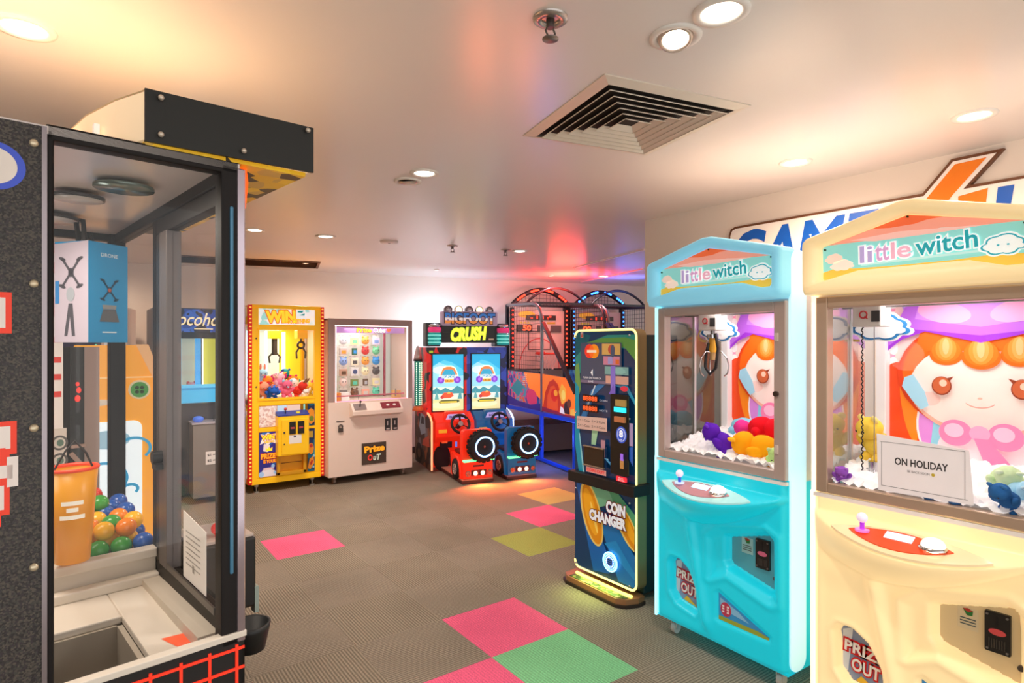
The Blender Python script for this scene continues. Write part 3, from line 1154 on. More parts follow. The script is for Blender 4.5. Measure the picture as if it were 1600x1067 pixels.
n.m(M('#c9b030', .6)).flat(el(.426, 1.080, .006, .006, 10), .0136)
n.build('lettering', t)


# ------------------------------------------------------------------ plush toys
def plush(name, label, root, lx, ly, lz, size, body, accent, group=None, ears='round', lie=0.0, turn=0.0, fur=.010, cat='plush toy', seg=(20, 14), eyes=True, squash=1.0, ctr=False):
    """world-placed soft toy; root gives the cabinet frame the position is measured in"""
    M4 = root.matrix_basis if root else Matrix()
    p = M4 @ Vector((lx, ly, lz))
    if ctr:
        tz = turn + (root.rotation_euler.z if root else 0)
        p -= Vector((sin(lie) * sin(tz), -sin(lie) * cos(tz), cos(lie))) * .65 * size
    t = thing(name, label, cat, p, 0, group)
    if not ctr:
        t.location.z += .34 * size * sin(min(lie, pi / 2))
    t.rotation_euler = (lie, 0, turn + (root.rotation_euler.z if root else 0))
    s = size
    b = MB(body)
    b.ell((0, 0, .42 * s), (.42 * s, .36 * s, .42 * s * squash), *seg)
    b.build('body', t, disp=fur, dscale=.02)
    h = MB(body)
    h.ell((0, -.06 * s, 1.0 * s * squash), (.40 * s, .36 * s, .34 * s), *seg)
    hh = h.build('head', t, disp=fur, dscale=.02)
    for sgn in (-1, 1):
        e = MB(accent if ears != 'none' else body)
        if ears == 'long':
            e.ell((sgn * .16 * s, 0, 1.5 * s), (.09 * s, .06 * s, .3 * s), 12, 8)
        elif ears == 'round':
            e.ell((sgn * .28 * s, 0, 1.28 * s), (.13 * s, .07 * s, .13 * s), 12, 8)
        elif ears == 'point':
            e.cyl((sgn * .24 * s, 0, 1.2 * s), (sgn * .3 * s, 0, 1.48 * s), .11 * s, .01 * s, 10)
        if ears != 'none':
            e.build('ear', hh)
        a = MB(body)
        a.ell((sgn * .42 * s, -.12 * s, .55 * s), (.14 * s, .16 * s, .26 * s), 12, 8, rot=Matrix.Rotation(sgn * .5, 3, 'Y'))
        a.build('arm', t, disp=fur * .6, dscale=.02)
        l = MB(body)
        l.ell((sgn * .24 * s, -.3 * s, .14 * s), (.16 * s, .26 * s, .15 * s), 12, 8)
        l.build('leg', t, disp=fur * .6, dscale=.02)
        if eyes:
            MB(BLACK).ell((sgn * .15 * s, -.405 * s, 1.03 * s), (.035 * s, .02 * s, .04 * s), 8, 6).build('eye', hh)
    if eyes:
        MB(accent).ell((0, -.42 * s, .92 * s), (.09 * s, .05 * s, .06 * s), 10, 6).build('muzzle', hh)
    return t


def PC(h):
    return M(h, .9, 0, .10, .12, .15, nscale=90)


plush('plush_toy', 'purple furry plush toy lying in the turquoise machine', blue, .29, .15, 1.065, .13, PC('#5a1fae'), PC('#6d34c2'), None, 'round', .75, -1.0, ctr=True)
plush('plush_toy', 'orange yellow furry plush toy at the glass of the turquoise machine', blue, .495, .16, 1.055, .165, PC('#ffa612'), PC('#ffb62c'), None, 'round', 1.35, -1.25, ctr=True)
plush('plush_toy', 'red furry plush toy behind the orange one in the turquoise machine', blue, .455, .31, 1.125, .15, PC('#e01022'), PC('#f02a34'), None, 'none', 1.45, 1.4, eyes=False, ctr=True)
plush('plush_toy', 'hot pink plush toy between the purple and red ones', blue, .33, .36, 1.10, .12, PC('#e83a92'), PC('#f58bbd'), None, 'none', 1.35, -.9, ctr=True)
plush('plush_toy', 'pale blue plush toy at the back of the turquoise machine', blue, .24, .44, 1.09, .15, PC('#8cc7dc'), PC('#a9dbea'), None, 'none', 1.4, .9, eyes=False, ctr=True)
plush('plush_toy', 'pale green plush toy at the right corner of the turquoise machine', blue, .635, .13, 1.02, .10, PC('#b9dc8a'), PC('#cfe8a8'), None, 'round', .9, .2, ctr=True)
plush('plush_toy', 'pink plush toy in the cream machine behind its claw', cream, .19, .33, 1.0, .10, PC('#f07f9d'), PC('#f7a7bd'), None, 'round', .9, .6, eyes=False)
plush('plush_toy', 'yellow plush toy near the side glass of the cream machine', cream, .12, .36, 1.04, .14, PC('#efc84a'), PC('#f7dc82'), None, 'round', .4, -.5)
plush('plush_toy', 'purple speckled plush toy in the left corner of the cream machine', cream, .085, .075, .985, .06, PC('#8c4fb0'), PC('#b06fd0'), None, 'round', .9, .4)
plush('plush_toy', 'pale green plush toy right of the paper notice', cream, .555, .28, 1.02, .10, PC('#c8dfb0'), PC('#dcebc8'), None, 'round', 1.2, .4)
plush('plush_toy', 'light blue plush toy right of the paper notice', cream, .60, .20, 1.0, .085, PC('#9fcfe6'), PC('#bfe2f0'), None, 'round', 1.2, .8)
plush('plush_toy', 'dark blue plush toy at the right edge of the cream machine', cream, .635, .085, .985, .08, PC('#2a5f9a'), PC('#3f76b0'), None, 'round', .8, -.4)
for i, (x, y) in enumerate(((.40, .06), (.48, .055))):
    o = MB(PC('#37659b')).ell((0, 0, 0), (.035, .02, .012), 14, 8)
    q = cream.matrix_basis @ Vector((x, y, .992))
    tag(o.build('plush_scrap', loc=q), ('left' if i == 0 else 'right') + ' one of two blue fins peeking under the paper notice', 'plush toy', 'blue fins')

# ================================================================== COIN CHANGER
t = thing('coin_changer', 'tall blue coin changer kiosk with yellow neon edge and black belt', 'change machine', (2.66, 2.97, 0), -90)
CWD = .545
Z0, Z1 = .075, 1.635
pb = MB(M('#a58d5e', .3, .5))
pb.prism(rrect(0, CWD, Z0, Z1, .045, 8), .006, .085)
body = pb.build('panel_casing', t)
NEON = M('#fff6b0', .4, 0, 1.5, emc='#fff08a')
nl = rrect(.004, CWD - .004, Z0 + .004, Z1 - .004, .043, 8)
MB(NEON).tube([(p[0], .002, p[1]) for p in nl[27:36] + nl[0:27]], .0068, 8).build('neon_edge', t)
CA = [0]
art = MB()


def CF(pts, c, em=.16, rough=.25):
    CA[0] += 1
    art.m(M(c, rough, 0, em, .02))
    art.flat(pts, .004 - CA[0] * .00045, (.004, CWD - .012, Z0 + .012, Z1 - .012))


art.m(M('#0d3a66', .2, 0, .12)).prism(rrect(.0005, CWD - .008, Z0 + .004, Z1 - .004, .04, 8), .004, .010)
CF([(.0, 1.62), (.15, 1.6), (.0, 1.3)], '#0f5f6e')
CF([(.0, 1.45), (.12, 1.55), (.3, 1.60), (.56, 1.60), (.56, 1.50), (.35, 1.53), (.16, 1.47), (.03, 1.33)], '#2a8f86')
CF([(.10, 1.55), (.25, 1.58), (.45, 1.585), (.56, 1.56), (.56, 1.42), (.45, 1.52), (.25, 1.54)], '#5f9a4c')
CF([(.0, 1.40), (.04, 1.42), (.06, 1.25), (.0, 1.12)], '#6fa05a')
CF([(.0, 1.30), (.04, 1.26), (.05, .95), (.09, .72), (.05, .66), (.0, .9)], '#1496b4')
CF([(.04, .96), (.05, .96), (.10, .68), (.085, .68)], '#8fd9e6')
CF([(.05, 1.05), (.16, 1.25), (.27, 1.32), (.30, 1.30), (.19, 1.22), (.08, 1.0)], '#2577b8')
CF([(.10, 1.12), (.19, 1.28), (.20, 1.28), (.115, 1.11)], '#cfe6ee')
CF([(.36, 1.32), (.47, 1.30), (.54, 1.20), (.54, 1.17), (.46, 1.27), (.36, 1.29)], '#3aa0c8')
CF([(.17, 1.02), (.23, 1.03), (.20, .90), (.16, .90)], '#9fd0a8')
CF([(.15, .66), (.30, .66), (.40, .58), (.20, .50)], '#6fae8a')
CF([(.30, .66), (.36, .66), (.55, .52), (.55, .34), (.44, .45)], '#4f9a70')
CF([(.02, .62), (.06, .66), (.3, .25), (.32, .12), (.18, .10)], '#0f5fae')
CF([(.25, .40), (.36, .46), (.54, .28), (.54, .10), (.40, .10)], '#1270b4')
CF([(.28, .30), (.38, .34), (.54, .18), (.54, .14)], '#1c86c4')
CF(el(.165, .46, .088, .205, 30, 0, 2 * pi, .33), '#e3c86a', .2)
CF(el(.168, .458, .074, .19, 30, 0, 2 * pi, .33), '#d98a12', .2)
CF(el(.158, .47, .05, .15, 24, 0, 2 * pi, .33), '#eda61e', .2)
CF(el(.19, .44, .012, .10, 18, 0, 2 * pi, .33), '#f6cf5a', .25)
CF(el(.47, .445, .062, .155, 30, 0, 2 * pi, .62), '#e3c86a', .2)
CF(el(.475, .443, .05, .142, 30, 0, 2 * pi, .62), '#d98a12', .2)
CF(el(.48, .45, .03, .11, 24, 0, 2 * pi, .62), '#eda61e', .2)
# card panel
CF(rect(.067, .43, 1.292, 1.552), '#46536f')
CF(el(.150, 1.497, .045, .045), '#e8392a', .35)
CF(el(.192, 1.497, .045, .045), '#f29022', .35)
CF(el(.171, 1.497, .020, .039), '#f46a28', .35)
CF(rect(.128, .214, 1.489, 1.505), '#fbe3c8', .3)
CF(rect(.07, .345, 1.294, 1.312), '#7a6f8c')
for q, c in (((.266, .422, 1.478, 1.546), '#e0b468'), ((.279, .418, 1.415, 1.468), '#d78aa8'), ((.291, .49, 1.356, 1.405), '#7fb0ae'), ((.30, .49, 1.300, 1.348), '#d9a89a')):
    CF(rect(*q), c)
CF(el(.35, 1.51, .03, .03, 16), '#c85a4a')
CF(el(.36, 1.50, .018, .04, 16), '#4a5a7a')
CF(rect(.32, .36, 1.42, 1.465), '#a9a0dc')
CF(rect(.385, .415, 1.42, 1.45), '#e5743a')
CF(cloud(.42, 1.38, .10, .045), '#8fc4c0')
CF(rect(.345, .385, 1.23, 1.41), '#8a76d8', .2)
CF([(.33, 1.235), (.37, 1.30), (.385, 1.235)], '#7a62cc', .2)
CF([(.168, 1.362), (.188, 1.385), (.188, 1.338)], '#f4f6fa', .3)
CF(el(.46, 1.275, .032, .016, 18), '#d9304a', .3)
CF(rect(.075, .10, 1.585, 1.62), '#c9b6b2')
CF([(.078, 1.588), (.0885, 1.618), (.098, 1.588)], '#b4432e')
# label strips, display band
CF([(.039, .99), (.039, 1.072), (.317, 1.085), (.317, 1.0)], '#d9b6aa', .2)
CF(rect(.115, .315, .765, .905), '#16365f')
CF(rect(.13, .31, .725, .758), '#e9a9a0', .25)
CF(rect(.265, .30, .84, .945), '#b8899a')
CF(rect(.255, .33, .83, .835), '#7fc6e8')
CF([(.31, .835), (.37, .81), (.37, .785), (.31, .825)], '#3f9fd8')
CF(rect(.505, .535, .94, 1.075), '#b9a0cc')
CF([(.505, .93), (.535, .94), (.535, .82), (.505, .86)], '#2a66c8')
yt = .004 - (CA[0] + 3) * .00045
art.m(M('#f2f4fa', .4, 0, .3))
art.text('TURN ON YOUR CA', .105, .27, 1.322, 1.334, yt)
art.text('LIVE', .155, .20, 1.300, 1.312, yt)
art.m(M('#2f2326', .5))
for k, tx in enumerate(('1 = 1 Coin', '5 = 5 Coin')):
    art.text(tx, .055, .165, 1.045 - k * .034, 1.060 - k * .034, yt)
    art.text('2 = 2 Coin', .185, .30, 1.048 - k * .034, 1.063 - k * .034, yt)
art.m(M('#e02a2e', .4, 0, .5)).text('COIN OUT', .138, .30, .732, .752, yt, bold=.03)
OUTL = M('#6e1020', .4, 0, .1)
SIL = M('#dfe3ea', .3, 0, .35)
art.m(SIL).text('COIN', .315, .475, .505, .578, yt - .002, bold=.06, rot=-.02, outline=OUTL, amount=.07, oy=.001)
art.m(SIL).text('CHANGER', .165, .482, .428, .496, yt - .002, bold=.06, rot=-.0, outline=OUTL, amount=.07, oy=.001)
for k, tx in enumerate(('COIN', 'NOTE')):
    art.m(M('#cfd6e6', .4, 0, .2)).text(tx, .255, .325, 1.186 - k * .063, 1.197 - k * .063, yt)
art.build('printed_front', t, recalc=False)
# counters
for k in range(2):
    z = 1.197 - k * .063
    d = MB(M('#3a100c', .4))
    d.prism(rrect(.108, .247, z - .022, z + .022, .008, 4), -.028, -.022)
    d.m(M('#ff5a2a', .3, 0, 1.5)).text('88888', .113, .242, z - .014, z + .014, -.029)
    d.build('digit_counter', t, label='red digit counter, ' + ('upper' if k == 0 else 'lower'))
# note slot column
s = MB(M('#101416', .35))
s.prism(rrect(.36, .505, .755, 1.24, .01, 4), -.030, -.020)
sl = s.build('note_slot_panel', t)
MB(M('#1fd2e6', .3, 0, 1.6)).box(.395, .49, -.036, -.030, 1.135, 1.163).build('note_slot_light', sl)
MB(M('#c9a860', .4)).box(.41, .495, -.040, -.030, 1.170, 1.21).build('note_slot_mouth', sl)
MB(M('#d98a5a', .4)).box(.405, .49, -.045, -.030, 1.075, 1.108).build('note_tray', sl)
q = MB(M('#2f56c8', .3, 0, .35))
q.flat(el(.452, 1.0, .044, .050), -.0312)
q.m(M('#dfe6fa', .3, 0, .4)).flat(el(.452, 1.0, .034, .040), -.0318)
q.m(M('#2f56c8', .3, 0, .35)).flat(el(.452, 1.0, .030, .036), -.0324)
q.m(M('#f4f6ff', .3, 0, .5)).text('8', .436, .468, .985, 1.028, -.033, bold=.05)
q.flat(el(.452, .972, .004, .004, 8), -.033)
q.build('round_badge', sl)
k_ = MB(CHROME)
k_.box(.452, .482, -.042, -.030, .80, .86)
k_.m(M('#8a5ac8', .3, 0, .8)).box(.458, .478, -.046, -.042, .85, .89)
k_.build('lock_lever', sl)
r_ = MB(M('#e22a3a', .35, 0, .7))
r_.prism(rrect(.408, .49, .718, .748, .006, 4), -.030, -.022)
r_.m(M('#ffe1dc', .4, 0, .6)).text('Push', .43, .468, .734, .743, -.031)
r_.text('RETURN', .425, .475, .722, .731, -.031)
r_.build('red_button', t)
bn = MB(M('#3a2a1c', .5))
bn.box(.125, .30, -.034, -.02, .775, .89)
bn.m(M('#b8a08a', .3, .5)).box(.12, .305, -.040, -.02, .768, .776).box(.12, .305, -.040, -.02, .888, .896)
bn.build('coin_tray', t, .003)
# lit round push button
bt = MB(M('#9fe8ff', .3, 0, 1.8))
bt.torus((.345, -.018, .205), (0, 1, 0), .056, .006)
bt.torus((.345, -.018, .205), (0, 1, 0), .043, .004)
bt.m(M('#3f7fe0', .3, 0, .9)).cyl((.345, -.02, .205), (.345, -.012, .205), .052)
bt.m(M('#e6f6ff', .3, 0, 1.6))
for i in range(16):
    a = 2 * pi * i / 16
    bt.box(.345 + .03 * cos(a) - .003, .345 + .03 * cos(a) + .003, -.0225, -.02, .205 + .03 * sin(a) - .003, .205 + .03 * sin(a) + .003)
bt.m(M('#24304a', .4, 0, .2))
for i in (-1, 0, 1):
    for j in (-1, 0, 1):
        bt.box(.345 + i * .013 - .005, .345 + i * .013 + .005, -.0225, -.02, .205 + j * .013 - .005, .205 + j * .013 + .005)
bt.build('lit_button', t)
# screws
sc_ = MB(M('#aebacb', .25, .8))
for x in (.035, CWD - .04):
    for z in (.11, .60, 1.10, 1.595):
        sc_.ell((x, -.018, z), (.007, .006, .007), 8, 6)
sc_.build('screws', t)
# belt
MB(M('#1b1718', .55)).box(-.016, CWD + .02, -.045, .10, .645, .712).build('belt', t, .004)
# cabinet behind and foot
MB(M('#0f2f33', .5)).box(.03, CWD - .02, .085, .40, .04, 1.60).build('cabinet', t, .01)
ft = MB(M('#a8754f', .35, .3))
ft.prism([(-.02, .06), (.55, .06), (.56, .0), (.53, -.075), (.48, -.11), (.05, -.11), (.0, -.08)], .018, .05, 'z')
ft.m(M('#2a1c16', .5)).prism([(-.03, .06), (.56, .06), (.57, 0), (.54, -.085), (.485, -.12), (.045, -.12), (-.01, -.09)], .0, .018, 'z')
fb = ft.build('foot', t)
nf = MB(M('#f6f58a', .4, 0, 2.0, emc='#eef36a'))
nf.tube([(.055, -.030, .054), (.12, -.036, .056), (.30, -.036, .056), (.47, -.036, .056), (.53, -.025, .054)], .011, 8)
nf.build('foot_light', fb)
fm = splash('green_speckle_print', ['#2c3f16', '#5c7a22', '#8fa03a', '#3a5220', '#b7b26a'], 40, .15)
g2 = MB(fm)
g2.prism([(.06, -.098), (.47, -.098), (.52, -.065), (.52, -.045), (.06, -.05)], .0505, .053, 'z')
g2.build('foot_plate', fb)
lamp('neon_spill', 'AREA', (.28, -.10, .10), 1.3, (.75, 1.0, .25), .35, (R(-35), 0, 0), parent=t)

# ================================================================== YELLOW WIN CLAW MACHINE
YEL = M('#f8bd10', .35, 0, .22)  # self-glow put into the yellow paint to brighten it
YELD = M('#e0a010', .4, 0, .06)
t = thing('claw_machine', 'yellow claw machine with WIN header and red bulb strips at the back wall', 'claw machine', (1.40, 6.53, 0), 0)
WW = .775
f = MB(YEL)
f.box(0.03, WW - .03, 0, .06, .09, .15)
f.box(0.03, .10, 0, .06, .15, 1.93)
f.box(WW - .10, WW - .03, 0, .06, .15, 1.93)
f.box(.10, WW - .10, 0, .06, .90, .975)
f.box(.10, WW - .10, 0, .06, 1.69, 1.745)
f.box(.03, WW - .03, 0, .06, 1.91, 1.95)
f.build('front_frame', t, .005)
k = MB(YELD)
k.box(.0, WW, .06, .80, .09, .90)
k.box(0, WW, .06, .80, 1.745, 1.94)
k.box(0, WW, .77, .80, .90, 1.745)
k.box(.0, .03, .70, .77, .90, 1.745)
k.box(WW - .03, WW, .70, .77, .90, 1.745)
k.m(M('#f3d028', .4, 0, .25)).box(.50, WW - .03, .755, .768, .95, 1.745)
k.m(M('#cfd8c8', .4, 0, .25)).box(.03, .50, .757, .768, .95, 1.745)
k.build('cabinet', t)
for x0 in (0.0, WW - .035):
    b = MB(M('#c81e10', .4, 0, .35))
    b.box(x0, x0 + .035, -.008, .05, .10, 1.945)
    b.m(M('#ffb04a', .3, 0, 1.3))
    n = 46
    for i in range(n):
        z = .13 + i * 1.79 / (n - 1)
        b.box(x0 + .008, x0 + .027, -.012, -.008, z - .006, z + .006)
    b.build('bulb_strip', t)
for x in (0.0, WW):
    s = MB(splash('printed_side_%d' % (x > 0), ['#f0e9dc', '#e8c53a', '#f4f0e8', '#d9541e', '#f0e2b0'], 7, .1))
    s.box(x - .004, x + .004, .07, .76, .10, .88)
    s.box(x - .004, x + .004, .07, .76, 1.75, 1.93)
    s.build('side_print', t)
    MB(GLASS).box(x - .003 + (.006 if x == 0 else -.006), x + .003 + (.006 if x == 0 else -.006), .07, .70, .90, 1.745).build('side_pane', t)
hp = MB(splash('comic_burst_print', ['#f6fbfa', '#dff2ee', '#fdf3e4', '#9fdcd8', '#f7f2f4', '#e9f4f8'], 16, .55))
hp.box(.10, WW - .10, .0, .006, 1.745, 1.91)
ORG = M('#d9661a', .4, 0, .5)
YLT = M('#fcc92c', .4, 0, .75)
hp.m(ORG).text('WIN', .165, .47, 1.765, 1.895, -.004, bold=.06, rot=.04, outline=ORG, amount=.06, oy=.002, mat=YLT)
hp.text('SOMETHING', .39, .62, 1.762, 1.808, -.006, bold=.03, rot=.04, shear=.2, outline=ORG, amount=.06, oy=.002, mat=YLT)
hp.m(M('#1f9aa0', .4, 0, .4)).flat([(.50, 1.895), (.56, 1.90), (.54, 1.875), (.49, 1.88)], -.0008).flat([(.51, 1.85), (.57, 1.872), (.565, 1.845)], -.0008)
hp.build('header_sign', t, recalc=False)
MB(GLASS_FAINT).box(.10, WW - .10, .03, .034, .975, 1.69).build('window_pane', t)
fr = MB(YEL)
fr.box(.085, .105, -.010, .0, .97, 1.70).box(WW - .105, WW - .085, -.010, 0, .97, 1.70).box(.085, WW - .085, -.010, 0, .955, .975).box(.085, WW - .085, -.010, 0, 1.69, 1.71)
fr.m(DARKGREY).cyl((.075, -.012, 1.60), (.075, 0, 1.60), .008, n=8).cyl((.075, -.012, 1.10), (.075, 0, 1.10), .008, n=8)
fr.build('window_door', t)
# inside: tubes, carriage, claws, bed
tb = MB(M('#f4fff2', .4, 0, 3.0, emc='#fdf7d0'))
tb.box(.52, .555, .70, .73, 1.0, 1.68)
tb.m(M('#cfeeff', .4, 0, 2.0, emc='#c2ecff')).cyl((.34, .70, .98), (.34, .70, 1.69), .014).cyl((.12, .60, .98), (.12, .60, 1.69), .014)
tb.build('light_tube', t)
c = MB(YEL)
c.box(.52, .63, .10, .22, 1.60, 1.69)
c.box(.30, .42, .35, .47, 1.60, 1.69)
cb = c.build('claw_carriage', t, .004)
c = MB(M('#5a5348', .35, .6))
c.torus((.575, .16, 1.53), (0, 1, .2), .035, .012)
c.cyl((.575, .16, 1.60), (.575, .16, 1.55), .010)
for s in (-1, 1):
    c.tube([(.575 + s * .02, .16, 1.50), (.575 + s * .05, .16, 1.45), (.575 + s * .045, .16, 1.38)], .010, 6)
c.cyl((.36, .41, 1.60), (.36, .41, 1.42), .03)
for s in (-1, 1):
    c.tube([(.36 + s * .02, .41, 1.44), (.36 + s * .06, .41, 1.40), (.36 + s * .05, .41, 1.33)], .010, 6)
c.build('claw', cb)
tag(MB(M('#f2efe8', .9)).box(.03, WW - .03, .065, .76, .90, .955).build('prize_bed', t))
lamp('cabinet_light', 'AREA', (WW / 2, .35, 1.72), 5, (1, .96, .82), .5, parent=t)
# lower print panels
lp = MB(splash('purple_comic_print', ['#2c2a8a', '#33309c', '#f0e6ee', '#2a6fc0', '#3a2f94', '#241f70'], 14, .12))
lp.box(.105, .28, -.002, .004, .165, .625)
WHT = M('#f7ece6', .5, 0, .25)
lp.m(WHT).flat([(.11, .50), (.135, .57), (.115, .61), (.16, .60), (.19, .622), (.22, .60), (.27, .61), (.255, .56), (.275, .50), (.22, .52), (.19, .485), (.16, .52)], -.003)
RED = M('#b8321a', .5, 0, .1)
lp.m(RED).text('WIN', .125, .255, .545, .60, -.006, bold=.05, rot=.08, outline=RED, amount=.07, oy=.0015, mat=YLT)
lp.text('SOMETHING', .15, .25, .515, .535, -.006, bold=.02, rot=.08, outline=RED, amount=.05, oy=.0015, mat=YLT)
lp.m(YLT).flat([(.17, .43), (.165, .47), (.185, .452), (.20, .475), (.215, .452), (.235, .47), (.23, .43)], -.004)
lp.text('PRIZE', .12, .265, .35, .405, -.006, bold=.05, outline=RED, amount=.09, oy=.0015, mat=M('#f59a22', .4, 0, .6))
lp.text('IS YOURS', .145, .28, .305, .34, -.006, bold=.04, outline=RED, amount=.08, oy=.0015, mat=M('#f59a22', .4, 0, .6))
lp.m(M('#9fc6f0', .5, 0, .2)).flat(el(.125, .19, .025, .03), -.003).flat(el(.24, .27, .018, .018), -.003).flat(el(.26, .20, .014, .014), -.003)
lp.m(M('#e9c3c8', .5, 0, .2)).flat([(.145, .23), (.25, .24), (.25, .26), (.145, .255)], -.003)
lp.build('comic_panel', t, recalc=False)
for k_, (x0, x1, z0, z1) in enumerate(((.60, .675, .66, .895), (.60, .675, .165, .625))):
    rp = MB(splash('teal_comic_print_%d' % k_, ['#123f5a', '#0f5f78', '#1b2f66', '#1f8a9a', '#12294f'], 15, .08))
    rp.box(x0, x1, -.002, .004, z0, z1)
    rp.m(M('#e08a1e', .5, 0, .15))
    if k_ == 0:
        rp.flat([(.605, .70), (.60, .82), (.635, .85), (.67, .82), (.67, .70), (.635, .675)], -.003)
        rp.m(M('#6f8a2a', .5)).flat(el(.64, .735, .025, .03), -.0036)
    else:
        rp.flat(el(.635, .41, .03, .06), -.003).flat([(.60, .20), (.62, .30), (.66, .33), (.67, .25), (.63, .19)], -.003)
        rp.m(M('#c8321e', .5)).flat(el(.635, .44, .018, .02), -.0036).flat(el(.64, .26, .012, .03, 14, 0, 2 * pi, -.4), -.0036)
        rp.m(M('#c9a53a', .5)).flat(rect(.605, .655, .53, .60), -.003)
        rp.m(M('#9fd0ea', .5)).flat(el(.665, .33, .012, .014), -.003).flat(el(.66, .21, .011, .012), -.003)
    rp.build('comic_panel', t, recalc=False)
pk = MB(splash('speckled_notice_print', ['#f2e2dc', '#e9cfc6', '#f6ece8', '#d9b4ae'], 60, .1))
pk.box(.105, .28, -.002, .004, .68, .895)
pk.m(M('#bcd9ee', .4, 0, .25)).box(.285, .38, -.002, .004, .80, .895)
pk.m(M('#ecd2c4', .4, 0, .15)).box(.385, .52, -.002, .004, .80, .895)
pk.m(M('#7fdcd0', .4, 0, .4)).box(.555, .57, -.002, .004, .80, .895)
pk.build('notice_panel', t)
MB(YEL).box(.10, .28, -.006, .004, .63, .675).box(.60, .68, -.006, .004, .63, .655).build('panel_rail', t, .002)
d = MB(YEL)
d.box(.265, .585, -.10, 0, .375, .79)
dd = d.build('cash_door', t, .008)
d = MB(M('#f9c41c', .35, 0, .1))
d.box(.30, .575, -.112, -.10, .39, .755)
d.build('door_leaf', dd, .004)
d = MB(M('#1d1a18', .4))
for x0 in (.375, .462):
    d.box(x0, x0 + .065, -.122, -.112, .60, .73)
    d.m(M('#b8484a', .4)).box(x0 + .012, x0 + .052, -.124, -.122, .655, .675)
    d.m(M('#1d1a18', .4))
d.build('coin_slot', dd)
d = MB(WHITE)
d.box(.375, .50, -.1135, -.112, .50, .59)
d.m(M('#4a3f5a', .5)).box(.42, .445, -.1145, -.1135, .565, .58)
d.build('notice_label', dd)
MB(DARKGREY).cyl((.325, -.118, .62), (.325, -.112, .62), .010, n=10).cyl((.325, -.118, .50), (.325, -.112, .50), .007, n=10).build('lock', dd)
d = MB(M('#263a8c', .4, 0, .1))
d.prism([(-.105, .79), (-.105, .80), (0, .835), (0, .79)], .265, .585, 'x')
d.m(M('#c9d7ee', .4)).flat([(.29, .0), (.38, .0), (.38, .0)], -.2)
d.build('control_panel', dd)
j = MB(BLACK).cyl((.35, -.06, .81), (.35, -.06, .85), .006, n=8)
j.m(M('#d23a2a', .3)).ell((.35, -.06, .86), .016, 10, 8)
j.m(M('#e8d23a', .3, 0, .3)).cyl((.48, -.06, .81), (.48, -.06, .826), .02)
j.build('joystick', dd)
d = MB(M('#d99a10', .45))
d.box(.27, .30, -.05, 0, .17, .37).box(.54, .57, -.05, 0, .17, .37).box(.27, .57, -.05, 0, .165, .20)
d.m(M('#e8a818', .4)).box(.30, .54, -.004, .002, .20, .37)
d.m(M('#8a5a10', .5)).box(.32, .535, -.012, -.004, .285, .292)
d.build('prize_chute', t, .003)
for x in (.09, WW - .11):
    for y in (.06, .70):
        w = MB(M('#b8b2ac', .35, .6))
        w.cyl((x, y, .09), (x, y, .06), .022)
        w.cyl((x, y, .06), (x, y, .012), .006)
        w.m(RUBBER).cyl((x - .014, y + .03, .032), (x + .014, y + .03, .032), .032)
        w.m(M('#b8b2ac', .35, .6)).cyl((x, y, .012), (x, y, 0), .028)
        w.build('castor', t)
win = t
cols = [('pink', '#f08aa8'), ('deep blue', '#2f68c8'), ('orange', '#ee8a2c'), ('rose pink', '#e86a8a'), ('red', '#d83a2e'), ('cream', '#f0dcc0'), ('pale pink', '#f6b8c6'), ('magenta', '#d83a80'), ('light blue', '#9fd0ea'), ('brown', '#8a5a3a'), ('teal', '#2f9a9a'), ('white', '#f4ece6'), ('yellow', '#f0c840'), ('salmon', '#f29a7a')]
spots = [(.15, .13, .97, 13), (.25, .10, .965, 1), (.20, .22, 1.03, 2), (.40, .12, .97, 3), (.50, .13, .965, 4), (.60, .13, .96, 5), (.33, .22, 1.04, 6), (.44, .24, 1.02, 0), (.31, .36, 1.10, 7), (.42, .42, 1.10, 10), (.16, .36, 1.05, 0), (.14, .10, .955, 9), (.55, .28, .98, 11), (.24, .46, 1.08, 8), (.64, .22, .96, 12), (.50, .42, 1.02, 2), (.57, .07, .955, 11)]
words = ['at the left of the pile', 'at the front of the pile', 'behind the blue one', 'at the middle front of the pile', 'at the right front', 'in the right corner', 'high in the middle', 'leaning in the centre', 'on the very top', 'at the top right', 'at the left rear', 'in the left front corner', 'at the right rear', 'at the rear left', 'at the far right', 'at the rear right', 'under the right claw']
random.seed(11)
for i, (x, y, z, c) in enumerate(spots):
    nm, h = cols[c]
    plush('plush_toy', '%s plush toy %s inside the yellow claw machine' % (nm, words[i]), win, x, y, z, .135 if i not in (11, 16) else .08, PC(h), PC(cols[(c + 5) % 14][1]), 'plush toys in the yellow claw machine', ['round', 'long', 'point'][i % 3], random.uniform(.2, 1.1), random.uniform(-1.2, 1.2), .004, seg=(14, 10))

# ================================================================== WHITE PRIZE MACHINE
t = thing('prize_machine', 'white prize machine with pink lit window of hanging prizes', 'prize machine', (2.19, 6.42, 0), 0)
PWD = 1.0
PWH = M('#f0dacb', .4, 0, 0, .02)
GRY = M('#a98f87', .4)
k = MB(PWH)
k.box(0, PWD, 0, .03, .085, .905)
k.box(0, PWD, .03, .78, .085, .90)
body = k.build('cabinet', t, .004)
k = MB(GRY)
k.box(0, .075, 0, .04, .905, 1.82).box(PWD - .055, PWD, 0, .04, .905, 1.82).box(.075, PWD - .055, 0, .04, 1.75, 1.82)
k.m(PWH).box(0, .02, .04, .78, .90, 1.82).box(PWD - .02, PWD, .04, .78, .90, 1.82).box(0, PWD, .04, .78, 1.80, 1.82).box(0, PWD, .75, .78, .90, 1.80)
k.build('window_frame', t, .003)
LED = M('#fff2f2', .4, 0, 2.0, emc='#ffdcdc')
l = MB(LED)
